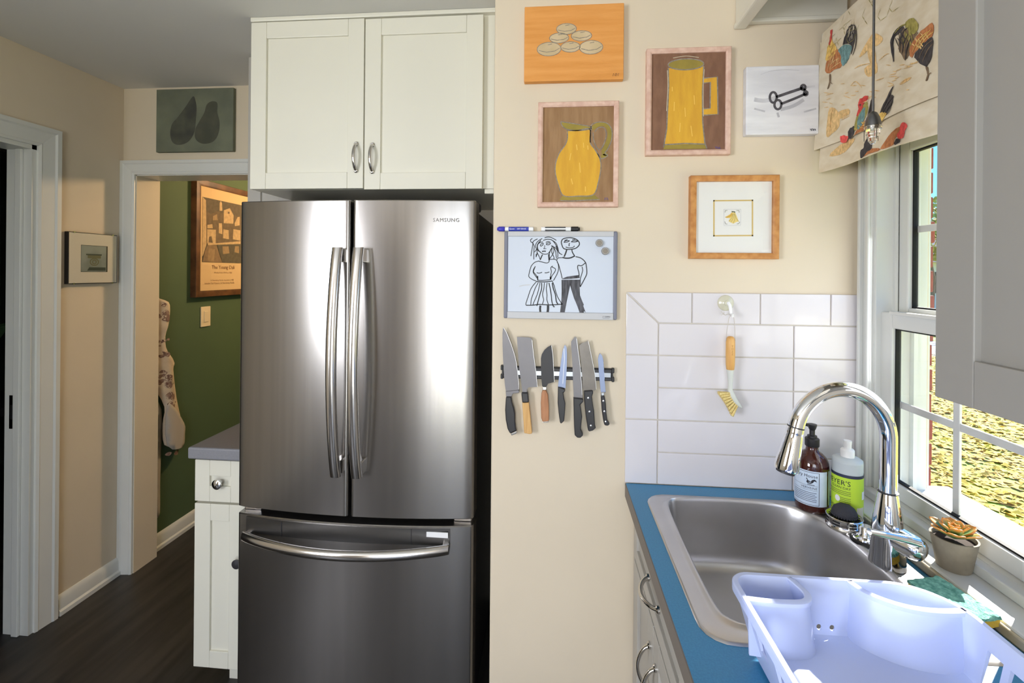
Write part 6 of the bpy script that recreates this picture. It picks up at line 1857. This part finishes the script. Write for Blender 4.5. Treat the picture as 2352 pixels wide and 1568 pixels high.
# pear painting over the hall doorway
t = thing('painting', 'dim grey green canvas of two dark pears above the hall doorway', 'painting', (-1.77, YB, 2.1))
flat('pear_ground', (118, 122, 102), 0.85, rgb2=(102, 106, 90), scale=8, bump=0.2, bscale=60)
flat('pear_dark', (66, 66, 60), 0.85, rgb2=(84, 86, 72), scale=14)
flat('pear_mid', (84, 84, 70), 0.85, rgb2=(72, 74, 62), scale=14)
G().box(-1.976, -1.570, YB - 0.020, YB - 0.001, 2.113, 2.424).build('canvas', 'pear_ground', t, bev=0.002)
A = Art(t, -1.976, -1.570, 2.113, 2.424, 0.020, quadmap((108, 80), (1335, 95), (1345, 1090), (118, 1075)))
A.fr = wall_frame(-1.976, 2.113, YB)
A.fill('pear', [(700, 210), (745, 300), (760, 420), (750, 600), (730, 780), (640, 920), (500, 970), (390, 930), (345, 800), (370, 640), (470, 520), (590, 360)], 'pear_dark', 0.0004, True)
A.fill('pear', [(1000, 300), (1085, 330), (1090, 480), (1130, 640), (1110, 820), (1020, 940), (860, 960), (750, 880), (745, 740), (800, 620), (880, 480), (920, 350)], 'pear_mid', 0.0005, True)

# poster in a dark wood frame on the green wall
t = thing('framed_poster', 'dark wood framed museum poster of a seaside town on green wall', 'poster', (-2.15, 2.9, 1.36))
rails(t, 2.611, 3.20, 1.366, 2.076, 0.038, 0.036, 'darkwood', yy=-2.15, axis='x')
flat('poster_cream', (232, 196, 146), 0.85)
flat('poster_white', (236, 220, 190), 0.85)
G().box(-2.149, -2.120, 2.645, 3.165, 1.40, 2.042).build('mount', 'poster_cream', t)
fp = frame((-2.1190, 0, 0), (0, 1, 0), (0, 0, 1), (1, 0, 0))
for k_, v_ in {'po_sky': (112, 98, 82), 'po_hill': (124, 104, 82), 'po_light': (214, 180, 134), 'po_mid': (170, 140, 104), 'po_water': (104, 94, 78), 'po_road': (150, 122, 92)}.items():
    flat(k_, v_, 0.85, rgb2=tuple(int(c_ * 0.9) for c_ in v_), scale=50)
def ext(pts, lim=3.02):
    return [(3.16 if p[0] > lim else p[0], p[1]) for p in pts]
z_l, z_r = 1.975, 1.975
G().poly(fp, [(2.664, 1.578), (3.150, 1.578), (3.150, 1.972), (2.664, 1.972)], 0.0003).build('print', 'po_sky', t)
lay = 0
for nm, m_ in (('hill', 'po_hill'), ('row', 'po_light'), ('tower', 'po_light'), ('church', 'po_light'), ('win', 'po_hill'), ('h1', 'po_light'), ('h2', 'po_light'), ('h3', 'po_light'), ('h4', 'po_light'), ('h5', 'po_light'), ('h6', 'po_light'), ('h7', 'po_mid'), ('water', 'po_water'), ('ref1', 'po_mid'), ('ref2', 'po_mid'), ('road', 'po_road'), ('stain', 'po_mid'), ('quay', 'po_light')):
    lay += 1
    P_ = POSTER[nm]
    if nm in ('hill', 'water', 'quay'): P_ = ext(P_)
    P_ = [(max(p[0], 2.6645), min(max(p[1], 1.579), 1.971)) for p in P_]
    G().poly(fp, P_, 0.0003 + lay * 0.00012).build('print_shape', m_, t)
flat('po_ink', (140, 96, 62), 0.8)
text('The Young Dali', fp, (2.745, 1.538), 0.024, 'po_ink', t, d=0.0005)
text('Works from 1914 to 1930', fp, (2.765, 1.509), 0.011, 'po_ink', t, d=0.0005)
text('St. Petersburg, Florida, September 6, 1985', fp, (2.735, 1.462), 0.009, 'po_ink', t, d=0.0005)
text('Salvador Dali Museum, St. Petersburg, Florida', fp, (2.685, 1.443), 0.0105, 'po_ink', t, d=0.0005)
G().box(-2.1155, -2.1145, 2.646, 3.164, 1.401, 2.041).build('glass', 'glass', t)

# light switch
t = thing('light_switch', 'ivory rocker light switch on green wall below the poster', 'light switch', (-2.15, 2.73, 1.18))
flat('ivory', (226, 206, 170), 0.45)
G().box(-2.149, -2.143, 2.690, 2.771, 1.180, 1.304).build('plate', 'ivory', t, bev=0.003)
G().box(-2.1435, -2.1395, 2.714, 2.747, 1.208, 1.276).build('rocker', 'ivory', t, bev=0.002)

# apron hanging behind the jamb
t = thing('apron', 'cream apron with brown tree print hanging on green wall', 'apron', (-2.13, 2.42, 0.2))
flat('toile', (206, 190, 168), 0.95, rgb2=(190, 172, 150), scale=15)
flat('toile_grey', (178, 170, 160), 0.95)
flat('toile_print', (104, 74, 66), 0.95, rgb2=(150, 124, 110), scale=60)


def drape(name, pts, m_, x_in, bulge, lift=0.0):
    P = catmull(pts, 3, True)
    tri = tessellate_polygon([[Vector((p[0], p[1], 0)) for p in P]])
    bm = bmesh.new()
    vs = [bm.verts.new((p[0], p[1], 0)) for p in P]
    for f in tri:
        try: bm.faces.new([vs[i] for i in f])
        except ValueError: pass
    for _ in range(3):
        es = [e for e in bm.edges if e.calc_length() > 0.03]
        if es: bmesh.ops.subdivide_edges(bm, edges=es, cuts=1)
    bmesh.ops.triangulate(bm, faces=bm.faces)
    bm.verts.index_update()
    V = [(x_in + bulge * math.sin((v.co.x - 2.3) * 42 + v.co.y * 3) + lift, v.co.x, v.co.y) for v in bm.verts]
    F = [tuple(v.index for v in f.verts) for f in bm.faces]
    bm.free()
    o = G().add(V, F).build(name, m_, t, smooth=70)
    if lift == 0.0:
        md = o.modifiers.new('thick', 'SOLIDIFY'); md.thickness = 0.004; md.offset = -1
    return o


drape('strap', APRON['strap'], 'toile_grey', -2.135, 0.004)
drape('cloth', APRON['main'], 'toile', -2.122, 0.014)
drape('flap', APRON['flap'], 'toile_grey', -2.110, 0.004)
random.seed(9)
for k_ in ('p1', 'p2', 'p3', 'p4', 'p5'):
    P_ = APRON[k_]
    cx = sum(p[0] for p in P_) / len(P_); cz = sum(p[1] for p in P_) / len(P_)
    for _ in range(13):
        y, z = cx + random.uniform(-0.035, 0.035), cz + random.uniform(-0.045, 0.045)
        s = random.uniform(0.008, 0.022)
        drape('tree_print', [(y - s, z), (y - s * 0.2, z + s * 0.8), (y + s, z + s * 0.3), (y + s * 0.3, z - s * 0.7)], 'toile_print', -2.122, 0.014, 0.0046)
G().tube([(-2.150, 2.33, 1.40), (-2.118, 2.33, 1.405), (-2.108, 2.33, 1.425)], 0.005, 8).build('wall_hook', 'nickel', t, smooth=50)
